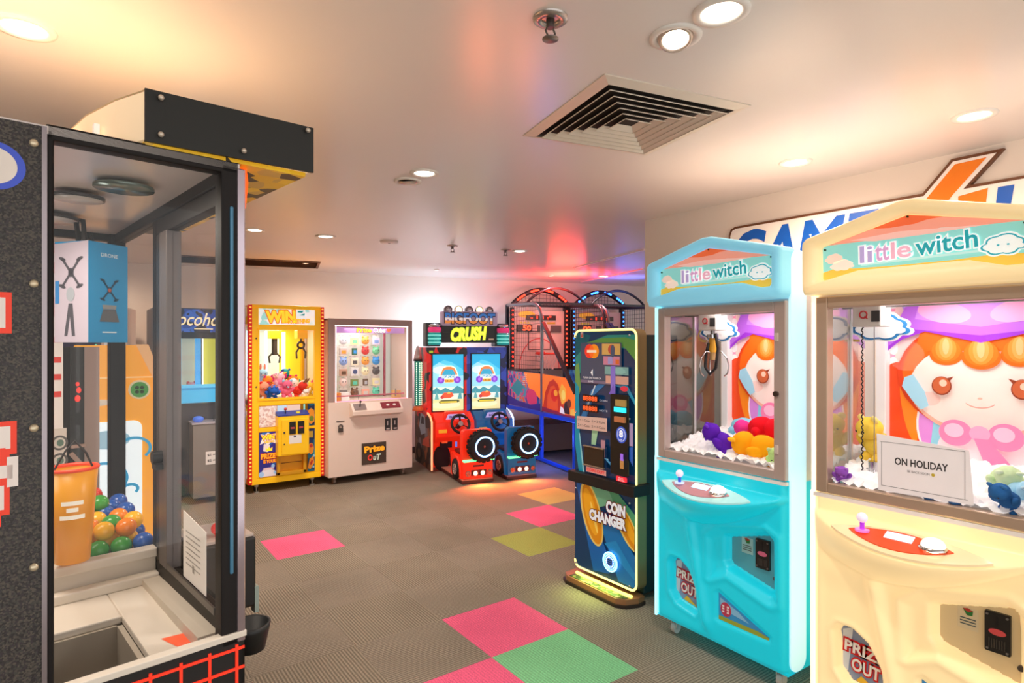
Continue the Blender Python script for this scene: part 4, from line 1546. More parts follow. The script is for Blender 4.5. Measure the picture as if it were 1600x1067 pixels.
l.box(.075, .087, .004, .02, .905, 1.75).box(PWD - .067, PWD - .055, .004, .02, .905, 1.75).box(.075, PWD - .055, .004, .02, 1.738, 1.75)
l.m(M('#ff8aa8', .4, 0, 1.2)).box(.075, PWD - .055, .004, .02, .905, .913)
l.build('light_strip', t)
MB(GLASS_FAINT).box(.087, PWD - .067, .022, .026, .905, 1.75).build('window_pane', t)
bk = MB(splash('pale_shelf_print', ['#efe9dc', '#e6ead8', '#f4eee6', '#e9e2d4'], 18, .15))
bk.box(.03, PWD - .03, .56, .57, .915, 1.72)
bk.m(M('#d8e2dc', .3, 0, .2)).box(.80, PWD - .03, .555, .56, .915, 1.72)
bk.build('back_panel', t)
bn = MB(M('#b98ac8', .4, 0, .35))
bn.box(.10, PWD - .08, .05, .056, 1.665, 1.73)
bn.text('Prize', .335, .51, 1.672, 1.725, .046, bold=.04, outline=M('#8a4a10', .4), amount=.05, oy=.002, mat=M('#f7c21c', .4, 0, .8))
bn.text('Cube', .53, .68, 1.672, 1.725, .046, bold=.04, outline=M('#7a2a3a', .4), amount=.05, oy=.002, mat=M('#e9f0e2', .4, 0, .6))
bn.m(M('#ee6a3a', .4, 0, .7)).flat([(.72, 1.675), (.69, 1.70), (.70, 1.722), (.72, 1.712), (.74, 1.722), (.75, 1.70)], .046)
bn.build('banner', t, recalc=False)
ax = MB(M('#a8485a', .35, .2))
ax.box(.775, .795, .30, .33, .915, 1.72)
ax.m(M('#c86a78', .35, .2)).box(.10, PWD - .08, .05, .07, .955, .968)
ax.m(STEEL).cyl((.36, .06, .92), (.36, .06, .99), .006, n=8).cyl((.815, .06, .93), (.815, .06, 1.02), .008, n=8)
ax.build('gantry_post', t)
sh = MB(PWH)
sh.prism([(-.10, .80), (-.10, .755), (0, .725), (0, .885), (-.02, .885)], .235, .835, 'x')
sp = sh.build('control_shelf', t, .004)
s2 = MB(M('#8c7a74', .4))
s3 = MB(M('#8a2f38', .4))
s2.loft([[(.26, -.092, .812), (.40, -.092, .812), (.40, -.03, .876), (.26, -.03, .876)], [(.26, -.094, .815), (.40, -.094, .815), (.40, -.032, .879), (.26, -.032, .879)]], True, False)
s3.loft([[(.58, -.092, .812), (.81, -.092, .812), (.81, -.03, .876), (.58, -.03, .876)], [(.58, -.094, .815), (.81, -.094, .815), (.81, -.032, .879), (.58, -.032, .879)]], True, False)
s2.m(BLACK).cyl((.33, -.06, .845), (.33, -.075, .90), .006, n=8).ell((.33, -.078, .905), .013, 10, 8)
s3.m(M('#e6d6cc', .3, 0, .3)).ell((.66, -.065, .848), (.02, .015, .012), 10, 8).ell((.74, -.065, .848), (.02, .015, .012), 10, 8)
s2.build('joystick_panel', sp)
s3.build('button_panel', sp)
c = MB(M('#241f1f', .4))
for x0 in (.655, .745):
    c.box(x0, x0 + .062, -.010, 0, .55, .685)
    c.m(M('#c9beb8', .35, .5)).box(x0 + .02, x0 + .032, -.013, -.010, .61, .66).box(x0 + .012, x0 + .05, -.013, -.010, .56, .575)
    c.m(M('#241f1f', .4))
c.build('coin_slot', t)
c = MB(M('#8d8179', .35, .6))
c.box(.085, .175, -.008, 0, .69, .70)
c.m(M('#5d544e', .35, .7)).torus((.13, -.012, .635), (0, 1, 0), .022, .006, 20, 8).box(.105, .155, -.02, 0, .575, .62)
c.build('padlock', t)
c = MB(M('#4b3c30', .5))
c.box(.375, .665, -.008, 0, .185, .425)
DB = M('#2e2018', .6)
c.text('Prize', .40, .645, .32, .395, -.014, bold=.05, rot=.05, outline=DB, amount=.09, oy=.002, mat=M('#f6a81e', .4, 0, .45))
c.text('O', .44, .50, .225, .295, -.014, bold=.05, outline=DB, amount=.05, oy=.002, mat=M('#e0382a', .4, 0, .4))
c.text('uT', .505, .60, .225, .295, -.014, bold=.05, shear=.2, outline=DB, amount=.05, oy=.002, mat=M('#c9d2bc', .4, 0, .3))
c.build('prize_flap', t, recalc=False)
for x in (.09, PWD - .09):
    for y in (.06, .68):
        w = MB(M('#b39a90', .4, .4))
        w.cyl((x, y, .09), (x, y, .06), .022)
        w.bar((x, y, .06), (x, y + .025, .03), .012, .03)
        w.m(M('#8f7f78', .5)).cyl((x - .014, y + .03, .030), (x + .014, y + .03, .030), .030)
        w.build('castor', t)
lamp('cabinet_light', 'AREA', (.45, .20, 1.715), 3.8, (1, .95, .95), .6, parent=t)
prize = t
# hanging prizes: five columns, six rows
PR_ = [
    ('striped silver', '#b8bcc0', 'box'), ('black and white', '#d9dde0', 'ball'), ('pale yellow', '#f2eaa0', 'box'), ('orange', '#f0a040', 'ball'), ('lilac', '#dcd6ee', 'box'),
    ('clear grey', '#cfc8c0', 'box'), ('pink grey', '#cdbcb4', 'box'), ('dark green', '#3f6a4a', 'tall'), ('red', '#dd3a34', 'ball'), ('mint green', '#7fd8a0', 'ball'),
    ('white', '#f2f2ee', 'ball'), ('blue and white', '#8aaae0', 'ball'), ('cream', '#efe6c8', 'box'), ('orange cat face', '#f2a23a', 'ball'), ('bright blue', '#3f9be6', 'ball'),
    ('orange block', '#f0a04a', 'box'), ('brown paper', '#c8a088', 'box'), ('white boxed', '#eceae6', 'eye'), ('pale cream face', '#f2e6b8', 'ball'), ('dark grey', '#5a5452', 'ball'),
    ('tan', '#c8aa90', 'box'), ('pale pink', '#e8cfc4', 'ball'), ('olive', '#7a8a4a', 'box'), ('brown', '#6a5038', 'tall'), ('pale yellow bag', '#efe8b0', 'box'),
    ('orange canned', '#f0983c', 'ball'), ('grey', '#8a8480', 'box'), ('brown bear', '#7a5238', 'ball'), ('salmon', '#e8a890', 'box'), ('turquoise', '#5fd0b0', 'ball')]
rown = ['top', 'second', 'third', 'fourth', 'fifth', 'bottom']
coln = ['first', 'second', 'third', 'fourth', 'fifth']
for r in range(6):
    for c in range(5):
        nm, h, kind = PR_[r * 5 + c]
        x = .175 + c * .135
        z = 1.585 - r * .122
        o = thing('hanging_prize', '%s prize in the %s row, %s column of the white machine' % (nm, rown[r], coln[c]), 'prize', prize.matrix_basis @ Vector((x, .40, z)), 0, 'hanging prizes in the white machine')
        PM = M(h, .55, 0, .16, .08)
        hk = MB(STEEL).cyl((0, .155, .055), (0, -.01, .055), .0025, n=6)
        hk.build('hook', o)
        if kind in ('ball', 'eye'):
            if kind == 'eye':
                MB(PM).box(-.045, .045, -.02, .02, -.05, .045).build('pack', o, .003)
                MB(M('#4a5a8a', .4)).cyl((0, -.024, -.005), (0, -.02, -.005), .027).build('emblem', o)
            else:
                MB(PM).ell((0, 0, -.005), (.048, .035, .046), 16, 12).build('body', o)
                for s in (-1, 1):
                    MB(PM).ell((s * .03, 0, .04), (.014, .010, .014), 8, 6).build('ear', o)
                    MB(BLACK).ell((s * .016, -.033, .003), (.006, .004, .007), 8, 6).build('eye', o)
        else:
            w_ = .028 if kind == 'tall' else .044
            MB(PM).box(-w_, w_, -.018, .018, -.052, .03).build('pack', o, .003)
            MB(M('#e9e4da', .5)).box(-w_, w_, -.004, .004, .03, .062).build('header_card', o)
            MB(M(PR_[(r * 5 + c + 7) % 30][1], .5, 0, .1)).box(-w_ * .6, w_ * .6, -.0195, -.018, -.035, .005).build('print', o)
for i, (x, h, nm) in enumerate(((.15, '#d98a3a', 'orange tin'), (.25, '#f0ece6', 'white boxed'), (.885, '#d8a86a', 'tan boxed'))):
    o = MB(M(h, .5, 0, .15))
    if i == 0:
        o.cyl((0, 0, 0), (0, 0, .09), .055, n=20)
    else:
        o.box(-.045, .045, -.04, .04, 0, .09)
    q = prize.matrix_basis @ Vector((x, .20, .90))
    tag(o.build('boxed_prize', loc=q, bevel=.003), '%s prize standing on the floor of the white machine' % nm, 'prize')

# ================================================================== TWIN MONSTER TRUCK RACING GAME
RZ = -12
t = thing('racing_game', 'twin seat monster truck racing game, red seat and blue seat', 'arcade game', (3.46, 6.36, 0), RZ)
REDC = splash('red_black_camouflage', ['#c81410', '#d81a12', '#3a0d10', '#c01410', '#1f1518', '#d41812'], 9, .5, .35)  # camouflage print glows, added to stand in for light on it
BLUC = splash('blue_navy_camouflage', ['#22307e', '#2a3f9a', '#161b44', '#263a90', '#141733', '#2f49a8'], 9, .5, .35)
REDP = M('#e6280f', .3, 0, .50)  # seat paint glows too, in place of light falling on it
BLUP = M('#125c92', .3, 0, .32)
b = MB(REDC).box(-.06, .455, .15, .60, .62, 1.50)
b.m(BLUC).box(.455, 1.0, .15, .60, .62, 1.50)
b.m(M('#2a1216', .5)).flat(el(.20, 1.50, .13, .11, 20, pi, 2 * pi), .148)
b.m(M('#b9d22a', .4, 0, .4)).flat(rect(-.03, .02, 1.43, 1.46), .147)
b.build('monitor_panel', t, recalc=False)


def screen(x0, x1, z0, z1, y):
    s = MB(M('#15171c', .3)).box(x0 - .014, x1 + .014, y - .015, y + .01, z0 - .014, z1 + .014)
    so = s.build('screen', t, .003)
    a = MB()
    n = [0]
    w, h = x1 - x0, z1 - z0

    def F(pts, c, e=.95):
        n[0] += 1
        a.m(M(c, .3, 0, e, .01))
        a.flat([(x0 + w * p[0], z0 + h * p[1]) for p in pts], y - .0155 - n[0] * .0006, (x0, x1, z0, z1))
    F(rect(0, 1, 0, 1), '#1fa6d2')
    F([(0, .80), (.35, .90), (.62, .86), (1, .72), (1, .3), (0, .3)], '#4fbede')
    F([(0, .78), (.2, .86), (.45, .80), (.6, .70), (.75, .60), (1, .62), (1, .3), (0, .3)], '#8fd3e2')
    F(el(.25, .72, .25, .07), '#c9e6ea')
    F(rect(0, 1, .0, .42), '#cfe0d0')
    F([(0, .36), (.12, .42), (.25, .36), (.4, .41), (.6, .36), (.8, .44), (1, .38), (1, .3), (0, .3)], '#3f8f9a')
    F([(.05, .2), (.12, .36), (.2, .2)], '#5aa0a0')
    F([(.8, .2), (.9, .38), (.96, .2)], '#4f949a')
    F(rect(0, 1, 0, .2), '#e0d49a')
    F(el(.4, .1, .5, .06), '#efe6b4')
    F([(.28, .27), (.36, .32), (.62, .32), (.68, .26), (.55, .22), (.3, .22)], '#d8542f')
    F(el(.3, .24, .06, .03), '#b33a3a')
    F([(.45, .3), (.52, .34), (.58, .3)], '#f0b04a')
    F([(.18, .16), (.28, .19), (.82, .19), (.88, .165), (.8, .135), (.22, .13)], '#4a5a38')
    F(rect(.24, .78, .14, .165), '#e2c83a')
    # truck logo
    F([(.2, .62), (.28, .76), (.42, .80), (.6, .80), (.74, .76), (.83, .62), (.78, .52), (.25, .52)], '#fff0d2')
    F([(.24, .64), (.32, .75), (.44, .78), (.58, .78), (.70, .75), (.79, .64), (.7, .60), (.3, .60)], '#e07a3a')
    F([(.3, .66), (.38, .73), (.64, .73), (.72, .66), (.76, .58), (.27, .58)], '#2f9fc0')
    F(el(.25, .545, .12, .062), '#7a3fc0')
    F(el(.79, .545, .12, .062), '#7a3fc0')
    F(el(.25, .545, .05, .03), '#a86ae0')
    F(el(.79, .545, .05, .03), '#a86ae0')
    F(rect(.37, .67, .50, .555), '#f0b43a')
    yy = y - .0155 - (n[0] + 2) * .0006
    a.m(M('#d6f2f6', .3, 0, 1.0))
    a.text('BIGFOOT', x0 + .28 * w, x0 + .76 * w, z0 + .575 * h, z0 + .635 * h, yy, bold=.03, outline=M('#1f6a8a', .3, 0, .6), amount=.05, oy=.0006)
    a.text('CRUSH', x0 + .39 * w, x0 + .65 * w, z0 + .508 * h, z0 + .545 * h, yy, bold=.03, mat=M('#8a3f10', .3, 0, .6))
    a.build('picture', so, recalc=False)


screen(.012, .405, .72, 1.413, .15)
screen(.52, .90, .72, 1.413, .15)
# sign boards on top
s = MB(M('#1b1616', .4)).box(.10, .80, .05, .20, 1.555, 1.765)
s.m(M('#3a2a22', .5))
for k in range(3):
    s.box(.12, .26, .046, .05, 1.60 + k * .04, 1.603 + k * .04)
YN = M('#f6f03a', .3, 0, 1.3)
s.m(YN).text('CRUSH', .215, .685, 1.585, 1.745, .044, shear=.25, bold=.04, rot=.05, outline=M('#a8c41a', .3, 0, .7), amount=.05, oy=.003)
s.m(M('#d9c9a8', .4)).flat(rect(.71, .78, 1.59, 1.61), .046)
s.build('marquee', t, recalc=False)
s = MB(M('#b39ab4', .4, 0, .2))
s.prism(rrect(.108, .835, 1.765, 1.945, .02, 4), .06, .16)
DKO = M('#3a2438', .4)
s.text('BIGFOOT', .14, .80, 1.79, 1.925, .052, bold=.045, outline=DKO, amount=.06, oy=.003, mat=M('#e08a3c', .4, 0, .5))
# upper half of the letters in blue, middle silver: three stacked inks
vs_, fs_ = text_mesh('BIGFOOT', .045)
ax0, ax1 = min(v[0] for v in vs_), max(v[0] for v in vs_)
ay0, ay1 = min(v[1] for v in vs_), max(v[1] for v in vs_)
for (lo, hi, c, d) in ((.30, .62, '#e6dcd8', .0508), (.55, 1.0, '#2f6fb8', .0496)):
    s.m(M(c, .4, 0, .5))
    for f_ in fs_:
        pts = [(.14 + (vs_[i][0] - ax0) / (ax1 - ax0) * .66, 1.79 + (vs_[i][1] - ay0) / (ay1 - ay0) * .135) for i in f_]
        s.flat(pts, d, (.13, .82, 1.79 + .135 * lo, 1.79 + .135 * hi))
s.build('title_sign', t, recalc=False)
for i in range(5):
    x = .198 + i * .1365
    lit = i in (1, 3)
    l = MB(M('#8b8488', .35, .4)).lathe([(.0005, .05), (.04, .045), (.052, .0), (.050, -.03), (.044, -.03), (.040, -.012)], (x, .12, 1.965), (0, 1, 0), 20)
    lo = l.build('spotlight', t, label='lit spotlight' if lit else 'dark spotlight')
    MB(M('#ffe9c0', .3, 0, 5.0, emc='#ffd48a') if lit else M('#b9b0b4', .15, .6)).ell((x, .104, 1.965), (.040, .02, .040), 14, 8).build('lens', lo)
for sx in (0, 1):
    x0 = -.085 if sx == 0 else .82
    d = MB(M('#3f4a4a', .4)).box(x0 + .0, x0 + .185, .10, .24, 1.51, 1.80)
    dd = d.build('beacon', t, .012, 3, label=('left' if sx == 0 else 'right') + ' drum shaped beacon')
    prof = [(.0005, 0), (.075, 0), (.080, .02), (.072, .06), (.082, .10), (.074, .15), (.082, .19), (.075, .215), (.0005, .22)]
    c = MB(M('#1f9a94', .25, 0, .5))
    c.lathe(prof[:6] + [(.0005, .15)], (x0 + .105, .09, 1.53), (0, 0, 1))
    c.m(M('#d83a72', .25, 0, .6)).lathe([(.0005, .151), (.074, .151), (.082, .19), (.075, .215), (.0005, .215)], (x0 + .105, .09, 1.53), (0, 0, 1))
    c.m(CHROME).lathe([(.0005, .216), (.078, .216), (.078, .24), (.05, .255), (.0005, .26)], (x0 + .105, .09, 1.53), (0, 0, 1))
    c.m(M('#8ff0e0', .25, 0, 1.0))
    for k in range(3):
        c.torus((x0 + .105, .09, 1.56 + k * .045), (0, 0, 1), .079, .004, 24, 6)
    c.build('drum', dd)
# light tower at the left
c = MB(M('#d6cfc8', .3, .5)).lathe([(.0005, .17), (.02, .155), (.045, .05), (.05, 0), (.0005, 0)], (-.13, .30, 1.35))
c.m(M('#1a1a1c', .5)).cyl((-.13, .30, 1.33), (-.13, .30, 1.35), .055)
c.m(M('#2f8f84', .3, 0, .25)).cyl((-.13, .30, .78), (-.13, .30, 1.33), .043)
c.m(M('#eaffd8', .3, 0, 2.2, emc='#c8ffc8'))
for k in range(22):
    z = .80 + k * .024
    for a in (-2.2, -1.3, -.4):
        c.ell((-.13 + .045 * cos(a), .30 + .045 * sin(a), z), (.007, .007, .007), 6, 4)
c.m(M('#e06a3a', .4, 0, .3)).lathe([(.0005, 0), (.07, 0), (.05, .05), (.0005, .06)], (-.13, .30, .72))
c.build('light_tower', t)
# side panel with printed art and lit edge
sidep = [(-.02, .03), (-.02, .60), (.05, .66), (.35, .74), (.70, .74), (.70, .03)]
s = MB(splash('monster_truck_side_print', ['#3a2520', '#5a3a2a', '#2a1c1c', '#6f6a70', '#1c1416', '#8a4a2a'], 9, .1))
s.prism(sidep, -.06, -.035, 'x')
s.m(M('#8fa0ae', .4, 0, .1)).flat([(.20, .45), (.24, .66), (.42, .68), (.50, .50), (.40, .40)], -.0606, axis='x')
s.m(M('#2f3a46', .4)).flat([(.26, .55), (.28, .63), (.38, .64), (.42, .54)], -.0612, axis='x')
s.m(M('#1a1416', .5)).flat(el(.50, .16, .15, .13), -.0606, axis='x')
s.m(M('#6a5040', .5)).flat(el(.50, .16, .07, .06), -.0612, axis='x')
s.m(M('#b8442a', .4, 0, .1)).flat([(.02, .30), (.05, .44), (.30, .36), (.36, .28)], -.0608, axis='x')
sp = s.build('side_panel', t, recalc=False)
e = MB(M('#ffb38a', .3, 0, 1.4, emc='#ff9a6a'))
e.tube([(-.048, .66, .75), (-.048, .35, .75), (-.048, .05, .67), (-.048, -.03, .61), (-.048, -.03, .03)], .012, 8)
e.build('edge_light', sp)
s = MB(BLUP)
s.prism(sidep, 1.0, 1.025, 'x')
sp = s.build('side_panel', t)
e = MB(M('#e6f2ff', .3, 0, 1.6, emc='#cfe6ff'))
e.tube([(1.012, .66, .75), (1.012, .35, .75), (1.012, .05, .67), (1.012, -.03, .61), (1.012, -.03, .40)], .012, 8)
e.build('edge_light', sp)

for sx, (x0, PAINT, nm, dk) in enumerate(((0.0, REDP, 'red', '#7a0f08'), (.515, BLUP, 'blue', '#0a2a44'))):
    PD = M(dk, .5)
    # console
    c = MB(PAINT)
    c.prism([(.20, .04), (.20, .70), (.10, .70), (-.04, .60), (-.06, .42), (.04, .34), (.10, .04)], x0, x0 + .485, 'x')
    co = c.build('console', t, .012, label=nm + ' console')
    c = MB(M('#14100f', .5))
    c.flat(el(x0 + .10, .16, .11, .16, 24), -.002 + .05)
    c.box(x0 + .07, x0 + .22, .02, .06, .28, .42)
    c.m(M('#e8a02a', .4, 0, .5)).box(x0 - .0 + .03, x0 + .13, -.066, -.05, .475, .515)
    c.m(M('#e8582a', .4, 0, .6)).box(x0 + .09, x0 + .16, .012, .02, .34, .37)
    c.build('coin_box', co)
    d = MB(PAINT)
    d.prism([(x0 + .08, .60), (x0 + .14, .72), (x0 + .40, .72), (x0 + .45, .60)], .0, .07)
    d.m(M('#b9a8dc', .3, 0, .7)).flat([(x0 + .13, .62), (x0 + .165, .69), (x0 + .37, .69), (x0 + .40, .62)], -.002)
    d.m(M('#4a3f8a', .3, 0, .2)).text('BIGFOOT', x0 + .18, x0 + .36, .64, .67, -.004, bold=.03)
    d.build('dashboard', co, recalc=False)
    # steering wheel
    w = MB(M('#171415', .5))
    q = Vector((0, -.9, .42))
    cx_, cy_, cz_ = x0 + .275, -.14, .585
    w.torus((cx_, cy_, cz_), q, .110, .017, 32, 10)
    for k in range(3):
        a = pi / 2 + 2 * pi * k / 3
        qq = q.normalized().to_track_quat('Z', 'Y')
        p = Vector((cx_, cy_, cz_)) + qq @ Vector((.10 * cos(a), .10 * sin(a), 0))
        w.bar((cx_, cy_, cz_), p, .022, .010)
    w.cyl((cx_, cy_, cz_), (cx_, cy_ + .12, cz_ - .055), .03)
    wo = w.build('steering_wheel', co)
    h = MB(M('#b9a8a8', .3, .4)).cyl((cx_, cy_ - .012, cz_ + .006), (cx_, cy_ + .01, cz_ - .005), .03)
    h.m(M('#c8322a', .3, 0, .8))
    for s_ in (-1, 1):
        h.ell((cx_ + s_ * .07, cy_ - .016, cz_ + .05), (.014, .008, .010), 8, 6)
    h.build('horn_pad', wo)
    p = MB(M('#2f7fe0', .3, 0, 1.0)).box(x0 + .24, x0 + .26, -.055, -.045, .30, .36)
    p.m(DARKGREY).box(x0 + .20, x0 + .27, .04, .10, .06, .16).box(x0 + .31, x0 + .37, .04, .10, .06, .16)
    p.build('pedals', co)
    # pod
    px = x0 + .105 if sx == 0 else .64
    pw = .345
    base = MB(M('#4a1512' if sx == 0 else '#3a1a24', .5)).box(px - .02, px + pw + .01, -.74, .05, .008, .04)
    base.m(M('#c98a72' if sx == 0 else '#a88a9a', .4)).box(px - .012, px + pw + .002, -.732, .05, .04, .05)
    po = base.build('base_plate', t)
    s = MB(PAINT)
    s.prism([(-.70, .05), (-.70, .25), (-.66, .27), (-.30, .30), (-.27, .26), (-.30, .05)], px, px + pw, 'x')
    s.prism([(px + .0, .25), (px + .0, .565), (px + .03, .59), (px + pw - .01, .59), (px + pw, .57), (px + pw, .25)], -.70, -.62)
    so = s.build('seat', t, .012, 3, label=nm + ' seat pod')
    MB(PD).box(px + .03, px + pw - .03, -.62, -.32, .29, .335).build('seat_cushion', so, .015, 3)
    # spare tyre on the back
    tx, tz = px + .215, .415
    ty = MB(M('#1a1416', .75))
    ty.lathe([(.105, 0), (.15, -.0), (.168, .02), (.170, .09), (.150, .125), (.12, .13), (.105, .12)], (tx, -.70, tz), (0, -1, 0), 36)
    for k in range(18):
        a = 2 * pi * k / 18
        for yy, off in ((-.735, 0), (-.785, pi / 18)):
            c_, s_ = cos(a + off), sin(a + off)
            ty.bar((tx + .160 * c_, yy, tz + .160 * s_), (tx + .181 * c_, yy, tz + .181 * s_), .032, .04)
    tyo = ty.build('spare_tyre', so)
    rg = MB(M('#cfe8ff', .3, 0, 2.6, emc='#8fc4ff'))
    rg.torus((tx, -.832, tz), (0, 1, 0), .106, .009, 40, 8)
    rg.build('light_ring', tyo)
    hb = MB(M('#16202e', .4, .4))
    hb.cyl((tx, -.72, tz), (tx, -.80, tz), .10, .10, 28)
    hb.m(M('#3a2a2c', .4, .5))
    for k in range(6):
        a = 2 * pi * k / 6
        hb.bar((tx, -.805, tz), (tx + .085 * cos(a), -.803, tz + .085 * sin(a)), .022, .012)
    hb.cyl((tx, -.80, tz), (tx, -.82, tz), .025)
    hb.m(M('#b9482a', .4)).ell((tx, -.822, tz), (.012, .006, .012), 8, 6)
    hb.build('hub', tyo)
    # bumper, strip light, lamps
    bm_ = MB(PAINT)
    bm_.box(px, px + pw, -.73, -.69, .055, .235)
    bm_.m(M('#5a1a1a' if sx == 0 else '#5a1424', .4, 0, .1)).box(px + .09, px + .27, -.732, -.73, .085, .15).box(px + .11, px + .24, -.7315, -.73, .185, .205)
    bo = bm_.build('bumper', so, recalc=False)
    MB(M('#b8ffd0', .3, 0, 1.8, emc='#3fe08a')).prism([(px, .245), (px + pw + .01, .255), (px + pw + .01, .27), (px, .262)], -.76, -.70).build('strip_light', so)
    for k in range(4):
        hx = px + .052 + k * .085
        lit = k in (1, 2)
        hm = MB(CHROME).lathe([(.024, 0), (.033, .004), (.030, .014)], (hx, -.73, .115), (0, -1, 0), 18)
        hm.m(M('#ffd9c4', .3, 0, 6.0, emc='#ff9a7a') if lit else M('#c9604a', .2, .2)).ell((hx, -.742, .115), (.025, .010, .025), 12, 8)
        hm.build('headlamp', bo, label='lit headlamp' if lit else 'dark side lamp')
    rw = MB(PAINT)
    rw.tube([(px - .005, -.66, .05)] + [(px - .005, -.52 + .135 * cos(a), .10 + .17 * sin(a)) for a in [pi - pi * i / 10 for i in range(11)]] + [(px - .005, -.385, .05)], .018, 8)
    rw.build('wheel_arch', so)
    wl = MB(M('#1b1517', .7)).lathe([(.0005, 0), (.10, 0), (.115, .012), (.115, .05), (.0005, .05)], (px + .02, -.52, .135), (-1, 0, 0), 28)
    wl.m(M('#d8b8b0', .35, .3)).torus((px - .031, -.52, .135), (1, 0, 0), .055, .007)
    for k in range(6):
        a = 2 * pi * k / 6
        wl.bar((px - .032, -.52, .135), (px - .032, -.52 + .05 * cos(a), .135 + .05 * sin(a)), .012, .006)
    wl.build('wheel', so)
    for fx, fy in ((px + .02, -.70), (px + pw - .03, -.70)):
        MB(STEEL).cyl((fx, fy, 0), (fx, fy, .01), .015, n=10).build('foot', po)
    lamp('headlamp_glow', 'SPOT', (px + .17, -.80, .16), 42 if sx == 0 else 34, (1, .18, .05), .05, (R(-62), 0, 0), parent=t, spot=150)
# area light added for the bluish wash on the wall behind the game
lamp('wall_wash_fill', 'AREA', (.45, .62, 1.55), 11, (.72, .85, 1.0), .7, (R(120), 0, 0), parent=t)

# ================================================================== BASKETBALL MACHINES
def basketball(label, loc, ledc, ledhex, artcols, score):
    t = thing('basketball_machine', label, 'arcade game', loc, RZ)
    W_ = .97
    GT = M('#3b3a3f', .35, .5)
    LGT = M('#8f9296', .3, .4)
    BLUER = M('#12389c', .35, 0, .35, emc='#1242d8')
    # side frames
    for x in (0.0, W_):
        f = MB(LGT if x == 0 else GT)
        top = [(x, .96, .64), (x, .96, 1.74), (x, .975, 1.90), (x, 1.03, 2.01), (x, 1.14, 2.07), (x, 1.25, 2.085), (x, 2.1, 2.115)]
        f.tube(top, .022, 10)
        f.m(GT).bar((x, 2.1, 0), (x, 2.1, 2.12), .045)
        f.bar((x, .93, 1.82), (x, .08, .96), .05, .03)
        f.bar((x, 1.0, 1.165), (x, 2.1, 1.165), .025)
        f.build('side_frame', t)
        f = MB(BLUER)
        f.bar((x, 0.0, .64), (x, 2.1, .62), .05, .05)
        f.bar((x, .97, .62), (x, .97, .03), .045)
        f.bar((x, .10, .62), (x, .10, .03), .045)
        f.bar((x, .0, .035), (x, 2.1, .035), .04)
        f.build('lower_frame', t, .006)
        n = MB(M('#2a2528', .6))
        for k in range(1, 18):
            y = .98 + k * .062
            n.bar((x, y, 1.17), (x, y, 2.09), .004)
        for k in range(15):
            n.bar((x, .98, 1.19 + k * .062), (x, 2.1, 1.19 + k * .062), .004)
        n.build('side_net', t)
    # printed side panels
    a = MB(splash('flame_side_print_' + score, artcols[0], 7, .5, kind='N'))  # print brightened by a glow in its colour, the panel is no lamp
    a.box(-.008, .004, .99, 2.06, .66, 1.15)
    a.m(M('#ff7a1a', .4, 0, .7)).flat([(.99, .82), (.99, 1.15), (1.5, 1.15), (1.35, .95)], -.009, axis='x')
    a.m(M('#e83a6a', .4, 0, .4)).flat(el(1.25, .82, .16, .11), -.0095, axis='x')
    a.m(M('#2f8f9a', .4, 0, .3)).flat([(1.5, .95), (1.7, 1.05), (1.95, .9), (1.7, .8)], -.0095, axis='x')
    a.m(M('#f5e7d2', .4, 0, .4))
    for i in range(3):
        for j in range(6):
            a.flat(el(1.42 + i * .05, .98 + j * .028, .010, .006, 8), -.0099, axis='x')
    a.m(M('#3a2a8a', .4, 0, .3)).flat([(.99, .66), (2.06, .66), (2.06, .80), (1.7, .74), (1.3, .72), (.99, .76)], -.0098, axis='x')
    a.build('side_print', t, recalc=False)
    a = MB(M('#f5741a', .4, 0, .65))  # this print also carries an added glow
    a.prism([(.02, .67), (.02, .93), (.26, 1.13), (.93, 1.15), (.93, .67)], -.008, .004, 'x')
    st = [0]

    def F(pts, c, e=.35):
        st[0] += 1
        a.m(M(c, .4, 0, e * 1.4)).flat(pts, -.0082 - st[0] * .0005, axis='x')
    F([(.92, .69), (.85, .92), (.74, 1.06), (.62, 1.10), (.50, 1.04), (.42, .90), (.30, .70)], '#c8320f')
    F([(.80, .70), (.78, .88), (.70, 1.0), (.60, 1.02), (.52, .94), (.50, .72)], '#f0541a')
    F(el(.60, .90, .09, .08), '#d82a14')
    F(el(.56, .93, .05, .04), '#f7a02a')
    F([(.48, .95), (.40, 1.06), (.30, 1.0), (.30, .86), (.40, .80)], '#f2b03a')
    F(el(.36, .92, .05, .06), '#f8d86a')
    F([(.36, .70), (.34, .82), (.28, .86), (.22, .78), (.20, .70)], '#3a1c18')
    F(el(.22, .83, .05, .055), '#6a2f1a')
    F([(.45, .69), (.43, .78), (.36, .76), (.32, .69)], '#f2e6da')
    F([(.2, .68), (.18, .76), (.10, .78), (.06, .68)], '#e8b84a')
    F([(.93, .67), (.93, .73), (.6, .71), (.3, .69), (.02, .70), (.02, .67)], '#8a1f3a')
    a.build('side_print', t, recalc=False)
    # backboard with displays
    bbd = MB(M('#d9b3a8', .45, 0, .06))
    bbd.box(.05, W_ - .05, 2.02, 2.05, 1.17, 2.04)
    RL = M('#c4302a', .4, 0, .2)
    bbd.m(RL)
    arc = el(.49, 1.17, .34, .46, 24, 0, pi)
    arc2 = el(.49, 1.17, .325, .445, 24, 0, pi)
    bbd.flat(arc + arc2[::-1], 2.018)
    bbd.m(M('#5a3a3a', .4))
    for r_ in ((.30, .315, 1.46, 1.72), (.665, .68, 1.46, 1.72), (.30, .68, 1.72, 1.735), (.30, .68, 1.45, 1.465)):
        bbd.flat(rect(*r_), 2.017)
    bbd.m(M('#f0a82a', .4, 0, .5)).flat(el(.28, 1.98, .14, .05), 2.0165)
